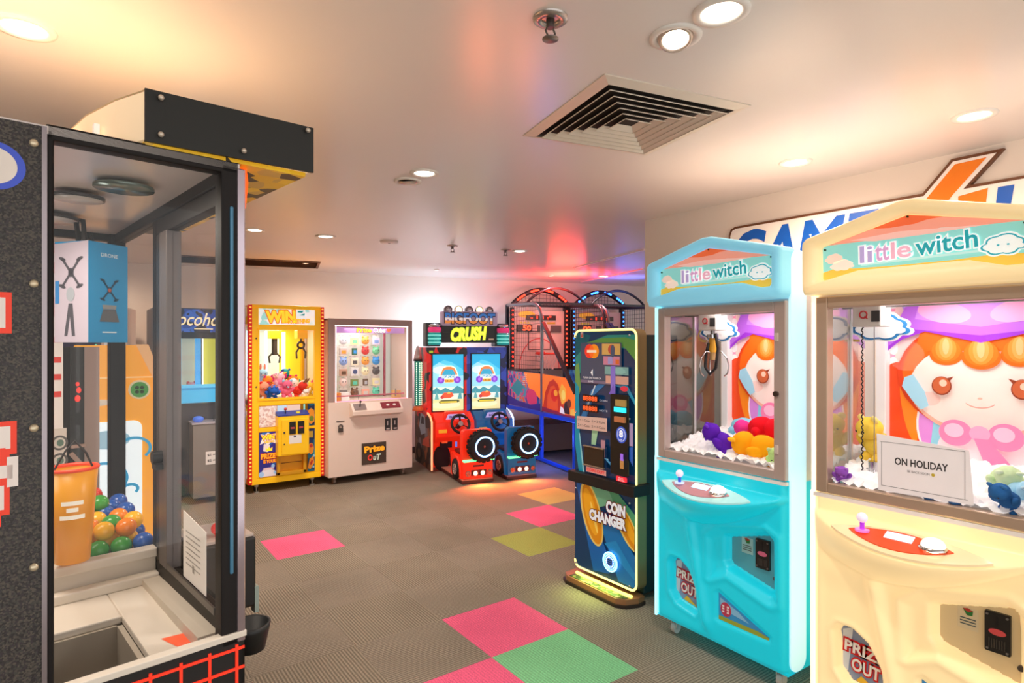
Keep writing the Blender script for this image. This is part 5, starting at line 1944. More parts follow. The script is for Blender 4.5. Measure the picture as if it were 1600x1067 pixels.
    bbd.m(M('#d8b82a', .4, 0, .3)).flat([(.16, 1.845), (.19, 1.875), (.22, 1.85), (.25, 1.875), (.28, 1.85), (.31, 1.875), (.34, 1.845)], 2.0165)
    bbd.m(M('#b8862a', .4, 0, .2)).flat(rect(.62, .76, 1.84, 1.87), 2.0165)
    bo = bbd.build('backboard', t, recalc=False)
    d = MB(M('#3a0f0c', .3, 0, .15))
    d.box(.12, .36, 1.995, 2.018, 1.725, 1.83)
    d.m(M('#ff5a2a', .3, 0, 2.4)).text(score, .20, .345, 1.738, 1.818, 1.993, bold=.04, shear=.08)
    d.build('score_display', bo, recalc=False)
    d = MB(M('#3a0f0c', .3, 0, .15))
    d.box(.27, .76, 1.995, 2.018, 1.90, 1.97)
    d.m(M('#ff3a20', .3, 0, 2.2))
    d.text('- 1 1 :"', .33, .68, 1.91, 1.96, 1.993, bold=.04)
    d.build('score_display', bo, recalc=False)
    MB(M('#5a4a48', .4)).box(.45, .53, 1.995, 2.018, 1.73, 1.82).box(.68, .85, 1.995, 2.018, 1.72, 1.82).build('score_display', bo)
    # LED posts and arches
    LE = M(ledc, .3, 0, 7.5, emc=ledhex)
    for x in (.035, W_ - .035):
        p = MB(M('#241416', .5)).box(x - .025, x + .025, 1.98, 2.03, 1.17, 2.08)
        p.m(LE)
        for k in range(13):
            p.ell((x, 1.975, 1.22 + k * .068), (.013, .009, .013), 8, 6)
        p.build('light_post', t)

    def arch(y, h, w0, led):
        pts = []
        for i in range(25):
            u = i / 24
            pts.append((.02 + (W_ - .04) * u, y, 2.115 + h * sin(pi * u) ** .8))
        m = MB(GT if not led else M('#241a1c', .5))
        m.tube(pts, w0, 8)
        if led:
            m.m(LE)
            for g_ in (.13, .37, .63, .87):
                for k in range(4):
                    u = g_ + (k - 1.5) * .036
                    m.ell((.02 + (W_ - .04) * u, y - w0, 2.115 + h * sin(pi * u) ** .8), (.019, .012, .016), 8, 6)
        m.build('top_arch', t)
        return pts
    arch(1.95, .228, .036, True)
    arch(1.45, .215, .018, False)
    for z, y in ((2.10, 1.25), (1.165, 2.08)):
        MB(GT).bar((0, y, z), (W_, y, z), .03).build('cross_bar', t)
    g = MB(GT)
    g.bar((0, 2.08, 2.115), (W_, 2.08, 2.115), .03)
    for x in (.0, W_):
        g.bar((x, 1.25, 2.10), (x + (.02 if x == 0 else -.02), 1.95, 2.13), .02)
    g.build('cross_frame', t)
    n = MB(M('#2a2528', .6))
    for k in range(1, 16):
        u = k / 16
        x = .02 + (W_ - .04) * u
        n.bar((x, 2.0, 2.10), (x, 2.0, 2.105 + .225 * sin(pi * u) ** .8), .004)
        n.bar((x, 1.25, 2.10), (x, 2.05, 2.115), .004)
    for k in range(1, 4):
        z = 2.11 + k * .055
        u = math.asin(min(1, ((z - 2.115) / .225) ** 1.25)) / pi
        n.bar((.02 + .93 * u, 2.0, z), (.02 + .93 * (1 - u), 2.0, z), .004)
    n.build('top_net', t)
    # hoop, net, ramp
    h = MB(M('#d0301f', .35, 0, .2)).torus((W_ / 2, 1.76, 1.40), (0, 0, 1), .16, .012, 36, 8)
    h.bar((W_ / 2, 1.92, 1.40), (W_ / 2, 2.02, 1.40), .10, .05)
    ho = h.build('hoop', t)
    h = MB(M('#d9c9c4', .7))
    for k in range(14):
        a = 2 * pi * k / 14
        b_ = a + .35
        h.tube([(W_ / 2 + .16 * cos(a), 1.76 + .16 * sin(a), 1.40), (W_ / 2 + .12 * cos(b_), 1.76 + .12 * sin(b_), 1.28), (W_ / 2 + .09 * cos(a), 1.76 + .09 * sin(a), 1.17)], .004, 5)
    h.build('hoop_net', ho)
    MB(M('#151416', .6)).prism([(.05, .62), (.05, .70), (1.95, .98), (1.95, .90)], .03, W_ - .03, 'x').build('ball_ramp', t)
    MB(M('#6a4632', .55)).box(.05, W_ - .05, 1.4, 2.0, .05, .42).build('storage_box', t)
    for x in (.03, W_ - .03):
        for y in (.05, 1.0, 2.0):
            MB(STEEL).cyl((x, y, 0), (x, y, .04), .02, n=10).build('foot', t)
    return t


bb1 = basketball('basketball machine with red lights and 50 on its score display', (4.70, 5.167, 0), '#ff4a30', '#ff2a18', (['#3a2a6a', '#2a4a8a', '#c83a6a', '#4a8aa0', '#e8541a', '#7a2f8a'], 0), '50')
off = Vector((cos(R(RZ)), sin(R(RZ)), 0)) * 1.03
bb2 = basketball('basketball machine with blue arch lights beside the red lit one', tuple(Vector((4.70, 5.167, 0)) + off), '#4a8aff', '#2a6aff', (['#1f2a6a', '#2a4a8a', '#3a6aa0', '#4a8aa0', '#28408a', '#2f2f7a'], 0), '00')
lamp('red_arch_glow', 'AREA', (.48, 1.15, 2.22), 32, (1, .05, .03), .5, (R(180), 0, 0), parent=bb1)
lamp('blue_frame_glow', 'POINT', (-.15, .55, .35), 10, (.06, .15, 1), .1, parent=bb1)
lamp('blue_arch_glow', 'AREA', (.48, 1.15, 2.22), 4, (.1, .2, 1), .5, (R(180), 0, 0), parent=bb2)
lamp('board_light', 'AREA', (.48, 1.3, 2.05), 2.5, (1, .5, .38), .4, (R(50), 0, 0), parent=bb1)
for i, (x, y, z) in enumerate(((.30, .30, .79), (.52, .34, .80), (.72, .28, .79))):
    for m_, nm in ((bb1, 'red lit'),):
        q = m_.matrix_basis @ Vector((x, y, z + .075))
        o = MB(M('#c8652a', .6))
        o.ell((0, 0, 0), (.115, .115, .115), 20, 14)
        o.m(BLACK).torus((0, 0, 0), (1, 0, 0), .115, .002, 32, 5).torus((0, 0, 0), (0, 1, 0), .115, .002, 32, 5)
        tag(o.build('basketball', loc=q), '%s basketball on the ramp of the %s machine' % (['left', 'middle', 'right'][i], nm), 'ball', 'basketballs on the ramp')

# ================================================================== BLACK CLAW MACHINE AT THE LEFT (its side faces the camera)
t = thing('claw_machine', 'big black glass claw machine in the left foreground with colored balls inside', 'claw machine', (.30, 1.487, 0), 8)
BLKP = splash('black_speckled_vinyl', ['#221c1a', '#463f38', '#2c2625', '#524a40', '#33292d', '#3b3833'], 330, 0, .5)
FR = M('#1a1514', .5, 0, 0, .1, .25)
DD, WL = .95, 1.20
IVORY = M('#e2d8ca', .45, 0, 0, .03)
b = MB(M('#161313', .45))
b.box(-DD, .0, .0, WL, .0, .60)
b.box(-DD, -.36, .0, WL, .60, .835)
b.box(-.36, .012, .0, .02, .60, .875)
b.box(-.02, .012, .0, WL, .60, .855)
b.box(-.36, .0, 1.18, WL, .60, .855)
base = b.build('base_cabinet', t, .006)
g = MB(M('#e8321a', .4, 0, .6))
for k in range(6):
    x = -.30 + k * .058
    g.box(x, x + .006, -.003, 0, .40, .855)
for k in range(7):
    z = .845 - k * .045
    g.box(-.35, .010, -.003, 0, z - .003, z + .003)
g.build('red_grid_print', base)
MB(IVORY).box(-.352, .014, -.006, .02, .870, .884).build('glass_sill', t, .002)
# dark side panel
p = MB(BLKP)
p.box(-DD, -.355, -.008, .03, .0, 1.955)
sp = p.build('side_panel', t)
bo = MB(M('#d9c9ab', .3, .5))
for z in (1.92, 1.658, 1.389, 1.13, .75):
    bo.ell((-.3735, -.010, z), (.0075, .006, .0075), 12, 8)
bo.build('bolts', sp)
MB(M('#9a8f93', .25, .7)).box(-.362, -.354, -.012, .0, .60, 1.955).build('edge_strip', sp)
r = MB(M('#3d55c8', .4, 0, .1))
r.flat(el(-.432, 1.868, .047, .044, 40), -.0088)
r.m(M('#efe4da', .5)).flat(el(-.434, 1.868, .037, .034, 40), -.0094)
r.build('ring_emblem', sp)
r = MB(M('#ee3a1a', .45, 0, .15))
r.flat(rect(-.60, -.405, 1.565, 1.640), -.0088)
r.m(M('#f6eae2', .45)).flat(rect(-.60, -.414, 1.575, 1.63), -.0094)
r.build('pixel_letter', sp)
r = MB(M('#ee3a1a', .45, 0, .15))
for (x0, x1, z0, z1) in ((-.60, -.398, 1.345, 1.405), (-.60, -.408, 1.235, 1.345), (-.60, -.420, 1.215, 1.24)):
    r.flat(rect(x0, x1, z0, z1), -.0088)
r.m(M('#f6eae2', .45))
for (x0, x1, z0, z1) in ((-.60, -.407, 1.355, 1.396), (-.412, -.396, 1.285, 1.34), (-.60, -.404, 1.30, 1.325), (-.60, -.416, 1.245, 1.29)):
    r.flat(rect(x0, x1, z0, z1), -.0094)
r.m(M('#ee3a1a', .45, 0, .15))
r.flat(rect(-.60, -.414, 1.335, 1.357), -.010).flat(rect(-.60, -.412, 1.289, 1.302), -.010)
r.build('pixel_letter', sp)
# frame
f = MB(FR)
f.box(-.040, .0, .0, .045, .855, 1.955)
f.box(-.355, -.342, .0, .03, .86, 1.955)
f.box(-.355, .0, .0, .04, 1.935, 1.965)
f.box(-.035, .0, .045, WL, 1.915, 1.965)
f.box(-.05, .0, WL - .05, WL, .855, 1.955)
f.box(-DD, .0, WL - .04, WL, 1.92, 1.965)
f.box(-DD, -.90, WL - .05, WL, .855, 1.955)
fo = f.build('glass_frame', t, .004)
s = MB(M('#b9aab4', .15, .8))
s.box(-.006, .012, -.004, .03, .86, 1.95)
s.m(M('#3f6f8a', .15, .2, .25)).box(-.022, -.014, -.004, .002, 1.02, 1.86)
s.build('corner_trim', fo, .003)
# door on the front (+x) face
d = MB(FR)
d.box(-.03, .0, .60, .64, .855, 1.92)
d.box(-.03, .0, .045, .07, .855, 1.92)
d.box(-.03, .0, .07, .60, 1.87, 1.915)
d.box(-.03, .0, .07, .60, .855, .905)
d.m(M('#6b6260', .4, .4)).box(-.035, .004, .47, .545, .905, 1.87)
d.m(M('#332e2d', .4, .3)).box(-.03, .0, .545, .60, .905, 1.87)
d.m(M('#55504e', .3, .6)).box(-.034, -.03, .07, .47, .905, .925)
do = d.build('door_frame', t, .003)
MB(BLACK).cyl((-.035, .52, 1.22), (-.06, .52, 1.22), .018).box(-.055, -.035, .50, .54, 1.185, 1.20).build('door_lock', do)
MB(GLASS_CLEAR).box(-.020, -.016, .07, .47, .905, 1.87).build('door_pane', do)
MB(GLASS_CLEAR).box(-.342, -.040, .012, .016, .875, 1.935).build('side_pane', t)
MB(GLASS_CLEAR).box(-.020, -.016, .64, WL - .05, .875, 1.915).build('front_pane', t)
MB(GLASS_CLEAR).box(-.90, -.05, WL - .02, WL - .016, .875, 1.92).build('far_pane', t)
# interior
RF = M('#e6dcd6', .25, 0, 0, .05, .5)
MB(RF).box(-DD, -.0, .0, WL, 1.945, 1.96).build('roof_panel', t)
MB(M('#2a2422', .5)).box(-DD, -.93, .03, WL, .86, 1.945).build('back_panel', t)
k = MB(IVORY)
k.box(-.16, -.02, .02, .62, .825, .845)
k.box(-.90, -.16, .378, .62, .825, .845)
k.box(-.90, -.03, .60, .625, .845, .915)
k.box(-.90, -.03, .585, .63, .912, .94)
k.box(-.30, -.03, .56, .60, .845, .872)
k.build('chute_deck', t, .004)
k = MB(M('#b5aa9b', .55))
k.box(-.90, -.165, .02, .375, .60, .61)
k.box(-.172, -.16, .02, .378, .61, .825)
k.box(-.90, -.16, .37, .382, .61, .825)
k.m(M('#8d8272', .5)).bar((-.185, .06, .72), (-.40, .33, .66), .02)
k.build('chute_well', t)
MB(M('#cfc4b4', .5)).prism([(.05, .845), (.58, .845), (.58, .862), (.05, .875)], -.075, -.03, 'x').build('door_ledge', t)
MB(M('#4a3a30', .7)).box(-.90, -.03, .63, WL - .03, .845, .908).build('prize_bed', t)
n = MB(M('#e85a34', .5, 0, .3)).flat([(-.055, .16), (-.035, .03), (-.09, .05), (-.12, .17)], .8462, axis='z')
n.build('red_reflector_sticker', t)
# discs and hook under the roof
for i, (x, y, rr) in enumerate(((-.17, .30, .065), (-.235, .50, .060), (-.27, .88, .095))):
    m = MB(M('#8a9a94', .25, .5) if i == 0 else M('#4a4442', .3, .4))
    m.lathe([(.0005, -.010), (rr, -.008), (rr, .0), (rr * .7, .004), (.0005, .004)], (x, y, 1.935))
    if i:
        m.m(M('#d8cfc6', .3)).lathe([(.0005, -.0125), (rr * .92, -.0105), (rr * .92, -.009)], (x, y, 1.935))
    m.build('carriage_disc', t)
h = MB(M('#2a2624', .4, .4))
h.tube([(-.30, .88, 1.93), (-.21, .86, 1.935), (-.175, .84, 1.93), (-.172, .83, 1.86)], .007, 8)
h.bar((-.19, .86, 1.93), (-.185, .85, 1.865), .010)
h.build('hook', t)
st = MB(M('#efe6e0', .5))
st.box(-.33, -.185, WL - .03, WL - .026, 1.25, 2.0 - .1)
RS = M('#e0382a', .5)
st.m(RS)
for k, (z0, z1) in enumerate(((1.86, 1.895), (1.79, 1.83), (1.55, 1.57), (1.48, 1.50), (1.42, 1.44), (1.36, 1.38))):
    st.flat(rect(-.30, -.19, z0, z1), WL - .031)
st.text('NOV', -.30, -.19, 1.62, 1.77, WL - .031, rot=0, bold=.02)
st.build('printed_strip', fo, recalc=False)
st = MB(M('#d9cec2', .5))
st.box(-.33, -.175, WL - .03, WL - .026, .93, 1.25)
for k in range(5):
    z = 1.20 - k * .062
    st.m(M('#5a5650', .5)).flat(el(-.195, z, .024, .026), WL - .031)
    st.m(M('#cfc6ba', .5)).flat(el(-.195, z, .017, .019), WL - .0316)
    st.m(M('#5f7a68', .5)).flat(el(-.193, z, .010, .012), WL - .0322)
st.build('ring_print_strip', fo, recalc=False)
# marquee
plan = [(-.192, .0), (.163, -.022), (.160, 1.17), (-.20, 1.17), (-.265, .80), (-.275, .50), (-.255, .25), (-.225, .10)]
m = MB(M('#f3dfc0', .5, 0, .35, emc='#ffdcb0'))
m.prism(plan, 1.972, 2.072, 'z')
m.m(M('#1b1b18', .55)).prism([(-.192, -.006), (.166, -.028), (.166, -.020), (-.192, .002)], 1.968, 2.078, 'z')
m.m(M('#c9b184', .5)).prism(plan, 2.072, 2.076, 'z')
mq = m.build('marquee', t, recalc=False)
u = MB(splash('yellow_black_hazard_print', ['#e0b018', '#e8bc24', '#d9a412', '#2a2010', '#e6b61e', '#2a2010', '#caa040'], 22, .12))
u.box(-.19, .158, .0, 1.16, 1.962, 1.972)
u.build('marquee_underside', mq)
bo = MB(M('#cfc2b2', .3, .5))
for x, z in ((-.165, 2.062), (-.165, 1.985), (.0, 1.985), (.148, 2.066)):
    bo.ell((x, -.012 - .06 * (x + .192) - .004, z), (.006, .006, .006), 10, 6)
bo.build('bolts', mq)
MB(M('#ff4a12', .4, 0, 1.6)).tube([(.022, .04, 1.96), (.026, .04, 1.93), (.020, .04, 1.87)], .008, 8).build('red_light_strip', mq)
w = MB(M('#f6efe4', .4, 0, .4))
w.box(-.27, -.255, .36, .42, 1.985, 2.03).box(-.255, -.245, .15, .17, 1.985, 2.03).box(-.30, -.26, .52, .60, 1.985, 2.05)
w.build('cut_letters', mq)
tb = MB(M('#fff0d6', .4, 0, 3.0, emc='#ffd9a6')).cyl((-.80, .25, 2.0), (-.80, 1.0, 2.0), .014)
tb.m(WHITE).box(-.83, -.77, .20, 1.05, 1.965, 1.985)
tb.build('roof_tube', t)
lamp('roof_tube_light', 'AREA', (-.55, .55, 2.03), 2.5, (1, .74, .50), .5, (R(180), 0, 0), parent=t)
lamp('marquee_light', 'AREA', (.02, .75, 2.10), 1.6, (1, .58, .28), .3, (R(180), 0, 0), parent=t)
lamp('interior_fill', 'POINT', (-.62, .62, 1.45), 3.0, (1, .92, .84), .12, parent=t)  # unseen fill lamp, added to brighten the roof panel and interior
lamp('interior_light', 'AREA', (-.45, .45, 1.92), 9, (1, .88, .74), .5, parent=t)
# control box on the front
c = MB(M('#1d1817', .4))
c.box(.012, .205, .44, .66, .74, .955)
c.box(.012, .18, .46, .64, .10, .74)
co = c.build('control_box', t, .008)
c = MB(M('#c9b8ae', .4))
c.box(.03, .20, .45, .65, .955, .962)
c.m(M('#d8281e', .3, 0, .4)).ell((.11, .50, .985), (.018, .018, .018), 12, 8).cyl((.11, .50, .96), (.11, .50, .985), .006)
c.m(M('#e8603a', .3, 0, .5)).ell((.17, .56, .966), (.018, .018, .010), 12, 6)
c.m(M('#4f7f7a', .4)).box(.2051, .206, .46, .60, .90, .91).box(.2051, .206, .46, .60, .86, .865)
c.build('control_top', co)
c = MB(M('#d8482e', .3, 0, .5)).ell((.205, .50, .78), (.014, .018, .014), 10, 8)
c.m(M('#a8b8b2', .3, .4)).box(.20, .212, .44, .47, .72, .80)
c.build('coin_button', co)
c = MB(M('#1a1a1b', .5)).lathe([(.0005, 0), (.042, 0), (.055, .06), (.058, .075), (.050, .075), (.04, .01), (.0005, .01)], (.155, .36, .655))
c.build('cup_holder', co)
left = t


def LW(x, y, z):
    return left.matrix_basis @ Vector((x, y, z))


# paper taped inside the door pane
t = thing('paper_notice', 'white paper notice taped inside the black machine door', 'notice', LW(-.026, 0, 0), 8 + 90)
s = MB(M('#e6ddd2', .6, 0, .08))
s.prism([(.15, .925), (.335, .925), (.335, 1.10), (.15, 1.082)], .0, .0015)
s.build('sheet', t)
s = MB(M('#a89f96', .6))
for k in range(7):
    s.flat(rect(.19, .31, 1.05 - k * .014, 1.053 - k * .014), .0022)
s.flat(rect(.24, .255, .955, .975), .0022)
s.build('print', t)
# hanging drone box
t = thing('drone_box', 'blue toy drone box hanging inside the black claw machine', 'toy box', LW(-.170, .78, 1.55), 40)
TEAL = M('#0a86ba', .4, 0, .12)
b = MB(TEAL)
b.box(0, .138, 0, .132, 0, .312)
bx = b.build('carton', t, .001)
a = MB(M('#b4a9b6', .6))
a.flat([(.0, .0), (.132, .0), (.132, .305), (.0, .312)], -.0012, axis='x')
GR = M('#4a4850', .5)
a.m(GR)
def drone_icon(mb, cx, cz, r, lay, axis, n=7):
    mb.flat(el(cx, cz, r * .26, r * .34), lay, axis=axis)
    for dx, dz in ((-1, 1), (1, 1), (-1, -1), (1, -1)):
        x1, z1 = cx + dx * r * .8, cz + dz * r
        px_, pz_ = dz * r * .07, -dx * r * .07
        mb.flat([(cx + px_, cz + pz_), (cx - px_, cz - pz_), (x1 - px_, z1 - pz_), (x1 + px_, z1 + pz_)], lay, axis=axis)
        mb.flat(el(x1, z1, r * .34, r * .13, 14, 0, 2 * pi, .35 * dx), lay, axis=axis)


drone_icon(a, .066, .215, .042, -.002, 'x')
a.flat([(.05, .02), (.06, .12), (.075, .12), (.092, .02), (.08, .02), (.070, .08), (.062, .02)], -.002, axis='x')
a.m(M('#9aa0a8', .5)).flat(el(.068, .148, .016, .022), -.0021, axis='x')
a.m(M('#2f78b8', .5)).flat(rect(.112, .128, .12, .19), -.002, axis='x')
a.build('side_print', bx, recalc=False)
a = MB(M('#cfe8f2', .5))
a.text('DRONE', .040, .10, .268, .280, -.0016, bold=.02)
a.flat(rect(.045, .095, .030, .034), -.0016)
a.m(M('#0b4460', .5))
z = .165
drone_icon(a, .07, z, .030, -.0016, 'y')
a.m(M('#b0584a', .5)).flat(el(.07, z, .006, .006, 10), -.002)
a.m(M('#8a8f90', .5)).flat([(.045, .118), (.095, .118), (.093, .105), (.047, .105)], -.0016)
a.m(M('#5a6066', .5)).flat([(.048, .104), (.092, .104), (.105, .065), (.035, .065)], -.0018)
a.build('front_print', bx, recalc=False)
MB(M('#2a2624', .5)).tube([(.03, .03, .31), (.04, .035, .335), (.055, .04, .31)], .003, 6).build('hanging_loop', t)
# orange scoop bucket
t = thing('scoop_bucket', 'orange translucent scoop bucket hanging over the balls in the black machine', 'bucket', LW(-.237, .575, .956))
om = bpy.data.materials.new('orange_translucent_plastic')
om.use_nodes = True
pb_ = om.node_tree.nodes['Principled BSDF']
pb_.inputs['Base Color'].default_value = (*lin('#eda60f'), 1)
pb_.inputs['Transmission Weight'].default_value = .35
pb_.inputs['Roughness'].default_value = .3
pb_.inputs['Emission Color'].default_value = (*lin('#f09c0a'), 1)
pb_.inputs['Emission Strength'].default_value = .12
b = MB(om)
b.lathe([(.0005, .0), (.040, .0), (.0585, .255), (.0555, .255), (.037, .006), (.0005, .006)], n=32)
bk = b.build('cup', t)
MB(M('#e8401a', .4, 0, .25)).torus((0, 0, .252), (0, 0, 1), .0575, .005, 32, 8).build('rim', bk)
a = MB(M('#fdf3e0', .5, 0, .2))
for k, (w, zz) in enumerate(((.030, .160), (.016, .142), (.036, .122))):
    rr = .040 + .0185 * zz / .255 + .001
    a.add([(rr * sin(u), -rr * cos(u), zz + dz) for u in [(-.5 + i / 8) * w / .05 * 1.6 for i in range(9)] for dz in (0, .011)], [(2 * i, 2 * i + 2, 2 * i + 3, 2 * i + 1) for i in range(8)])
a.build('print', bk)
c = MB(M('#1e1a18', .5))
c.tube([(.045, 0, .25), (.030, 0, .29), (.005, 0, .325), (-.015, 0, .30), (-.04, 0, .25)], .0028, 6)
c.build('handle', t)
# prize balls
random.seed(21)
BCOL = [('green', '#3f9a3a'), ('orange', '#f2861a'), ('yellow', '#f2b41e'), ('red', '#d8301f'), ('blue', '#1f55a8'), ('pink', '#e0527a'), ('dark green', '#2f7a3f')]
made = []


def ball(x, y, z, r, ci):
    nm, h = BCOL[ci]
    o = MB(M(h, .22, 0, .03, .04))
    o.ell((0, 0, 0), (r, r, r), 20, 14)
    o = o.build('prize_ball', loc=LW(x, y, z))
    tag(o, 'shiny %s ball in the pile inside the black claw machine' % nm, 'ball', '%s prize balls' % nm)
    made.append(o)


r_ = .028
front = {0: [0, 1, 0, 4, 0, 1], }
for row in range(9):
    y = .664 + row * .052
    for k in range(10):
        x = -.050 - k * .0572 - (.029 if row % 2 else 0)
        if x < -.62:
            continue
        z = .915 + r_ + min(row, 6) * .004
        ball(x, y, z, r_, ([4, 0, 0, 4, 0, 6, 4, 0, 1, 2] if row == 0 else [random.choice([0, 1, 2, 3, 4, 2, 6, 0]) for _ in range(10)])[k])
for row in range(6):
    y = .692 + row * .054
    for k in range(9):
        x = -.060 - k * .0572 - (.029 if row % 2 == 0 else 0)
        if x < -.5:
            continue
        z = .915 + r_ + .042 + (row + 1) * .004
        ball(x, y, z, r_, random.choice([1, 2, 4, 0, 2, 6, 3, 1]))
for row in range(3):
    y = .86 + row * .056
    for k in range(6):
        x = -.13 - k * .0572 - (.029 if row % 2 else 0)
        ball(x, y, .915 + r_ + .080 + (row + 4) * .003, r_, random.choice([1, 3, 2, 0, 5, 3, 4, 6]))

# ================================================================== THINGS SEEN THROUGH THE GLASS
t = thing('claw_machine', 'orange cabinet with green round emblem seen through the black machine glass', 'claw machine', (.17, 4.62, 0), 0)
OR = M('#f3a42a', .45, 0, .50)  # glow put into the paint so it stays bright behind the panes
b = MB(OR)
b.prism([(-.27, 0), (.27, 0), (.27, 1.32), (.195, 1.535), (-.195, 1.535), (-.27, 1.32)], 0, .65)
bo = b.build('cabinet', t, .02, 3)
e = MB(M('#ffc58a', .45, 0, .3))
e.prism([(.235, .08), (.275, .08), (.275, 1.325), (.20, 1.54), (.13, 1.54), (.235, 1.30)], -.012, .02)
e.m(M('#ffd9a0', .4, 0, .4)).box(-.26, .235, -.006, 0, 1.322, 1.330)
e.build('edge_moulding', bo, .004)
c = MB(M('#e6f2f6', .4, 0, .7))  # picture colours glow as well, to stay bright behind the panes
c.prism(rrect(-.27, .165, .35, 1.045, .05), -.008, .002)
CYN = M('#2fa6d6', .4, 0, .4)
c.m(CYN)
for cx_, cz_, rr in ((.12, .86, .10), (-.05, .68, .14), (.10, .60, .05), (-.2, .95, .08)):
    aa = el(cx_, cz_, rr, rr * .8, 28, -.8, 3.6)
    bb_ = el(cx_, cz_, rr - .018, rr * .8 - .018, 28, -.8, 3.6)
    c.flat(aa + bb_[::-1], -.0095)
c.m(M('#c87ad8', .4, 0, .3)).flat(cloud(-.16, .86, .16, .06), -.009)
c.m(M('#a8d4ea', .4, 0, .3)).flat(el(-.02, .93, .12, .06), -.0088)
c.build('picture_panel', bo, recalc=False)
c = MB(M('#e9d7b0', .4, 0, .3)).cyl((.15, -.012, 1.245), (.15, 0, 1.245), .062, n=32)
c.m(M('#3f9a3a', .35, 0, .3)).cyl((.15, -.018, 1.245), (.15, -.012, 1.245), .050, n=32)
c.m(M('#1f4a20', .4))
for s1 in (-1, 1):
    for s2 in (-1, 1):
        c.ell((.15 + s1 * .014, -.019, 1.245 + s2 * .014), (.012, .003, .012), 8, 6)
c.build('emblem', bo)
MB(M('#efe0cc', .4, 0, .25)).ell((-.09, -.006, 1.17), (.10, .008, .022), 20, 8).build('name_oval', bo)
t = thing('display_post', 'black and grey display post with small red lamps behind the black machine', 'post', (.02, 3.60, 0), 20)
MB(M('#1c1917', .5)).box(-.06, .0, 0, .08, 0, 1.53).build('post', t)
MB(M('#a8938c', .35, .3)).box(.0, .07, .01, .07, 0, 1.53).build('rail', t)
c = MB(M('#e02a1e', .3, 0, 1.2)).ell((-.03, -.005, 1.28), (.012, .008, .016), 10, 8).ell((-.025, -.005, 1.32), (.010, .008, .014), 10, 8).ell((-.03, -.005, 1.35), (.008, .006, .010), 10, 8)
c.build('red_lamps', t)
MB(M('#b89a8c', .4)).bar((-.06, -.01, 1.02), (.02, -.03, .90), .02).bar((-.06, -.01, 1.05), (.0, -.01, 1.05), .015).build('bracket', t)
# dark machine with a script sign
t = thing('claw_machine', 'dark blue claw machine with cream script sign beside the yellow one', 'claw machine', (.58, 6.62, 0), 0)
b = MB(M('#1c1a26', .4))
b.box(0, .70, .05, .80, .05, .95)
b.box(0, .70, .10, .80, 1.60, 1.90)
b.box(0, .03, .05, .80, .95, 1.60).box(.67, .70, .05, .80, .95, 1.60).box(0, .70, .76, .80, .95, 1.60)
k = b.build('cabinet', t, .004)
s = MB(splash('blue_paint_splash', ['#191724', '#1c1a2a', '#2448a8', '#3a6ad0', '#1b1930', '#181620'], 7, .35, kind='N'))
s.box(.0, .70, .08, .10, 1.66, 1.89)
s.m(M('#f4dfae', .4, 0, .8)).text('Cocoho.', .11, .595, 1.725, 1.855, .077, shear=.35, bold=.005)
s.flat(rect(.35, .52, 1.69, 1.697), .078)
s.build('header_sign', t, recalc=False)
c = MB(M('#bff0ff', .4, 0, 2.0, emc='#6fdcff'))
c.box(.215, .235, .06, .08, .98, 1.60)
c.m(M('#2f9fe0', .4, 0, .8)).box(.40, .45, .35, .40, .98, 1.60)
c.m(M('#d8d23a', .4, 0, .6)).box(.50, .66, .60, .62, .98, 1.60)
c.m(M('#fff6e0', .4, 0, 1.5)).box(.495, .505, .56, .58, .98, 1.60)
c.build('light_tube', t)
c = MB(M('#d9e2d4', .4, 0, .3)).box(.03, .50, .74, .755, .98, 1.60)
c.build('back_panel', t)
c = MB(M('#35a9da', .4, 0, .5)).box(.20, .66, .02, .05, .96, 1.13)
c.m(M('#4fb9e6', .4, 0, .5)).box(.20, .66, .0, .05, 1.11, 1.14)
c.build('prize_tray', t)
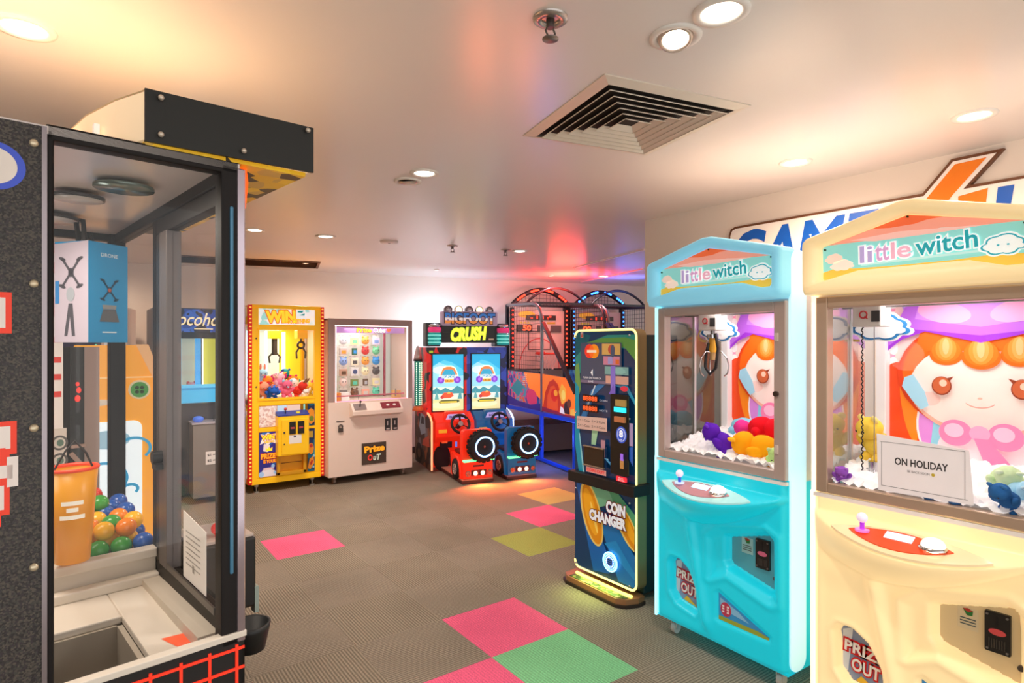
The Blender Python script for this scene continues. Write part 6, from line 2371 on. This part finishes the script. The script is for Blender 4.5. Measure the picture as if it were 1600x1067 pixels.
c = MB(M('#8a827c', .4, .3)).box(.30, .66, -.20, .05, .06, .77)
cc = c.build('cash_box', t, .005)
c = MB(M('#e9e4e0', .5, 0, .1)).box(.41, .60, -.204, -.20, .375, .50)
c.m(M('#2a2626', .5)).text('$1 = 1 Play', .425, .59, .45, .48, -.206, bold=.02)
c.text('$2 = 3 Play', .425, .59, .395, .425, -.206, bold=.02)
c.build('price_label', cc, recalc=False)
c = MB(M('#b8b0b8', .3, .3)).box(.29, .67, -.21, .05, .77, .785)
c.m(M('#2f62c8', .3, 0, .5)).ell((.36, -.10, .81), (.05, .04, .03), 12, 8)
c.m(BLACK).cyl((.50, -.10, .78), (.50, -.10, .84), .006, n=8)
c.build('control_top', cc)
MB(GLASS_FAINT).box(.03, .67, .085, .089, .95, 1.60).build('window_pane', t)
coco = t
for i, (x, y, z, nm, h) in enumerate(((.30, .35, .95, 'white', '#efe6e0'), (.36, .45, .98, 'pink', '#f0b0b8'), (.55, .40, .95, 'lilac', '#8a86c0'))):
    plush('plush_toy', '%s plush toy inside the dark blue claw machine' % nm, coco, x, y, z + .0, .12, PC(h), PC('#d84a4a'), 'plush toys in the dark blue machine', 'round', .3, .2 * i, .004, seg=(14, 10))
# purple cabinet far behind
t = thing('arcade_cabinet', 'far purple cabinet with green light edge seen through the black machine glass', 'arcade game', (-.08, 7.5, 0), -12)
MB(M('#3a2a62', .45)).box(-.20, .215, 0, .6, 0, 2.02).build('cabinet', t, .01)
c = MB(M('#2a2440', .4)).box(.215, .235, -.01, .03, .2, 2.0)
c.m(M('#6fe0b0', .3, 0, 1.2))
for k in range(26):
    c.ell((.225, -.014, .9 + k * .042), (.010, .006, .010), 6, 4)
c.build('light_edge', t)
c = MB(M('#e2c6b4', .5, 0, .15)).box(.25, .50, .10, .5, 0, 1.92)
for k in range(4):
    c.m(M('#f6ede6', .5, 0, .3)).box(.28, .47, .08, .10, 1.35 + k * .14, 1.42 + k * .14)
c.build('prize_shelf', t)
bpy.context.view_layer.update()
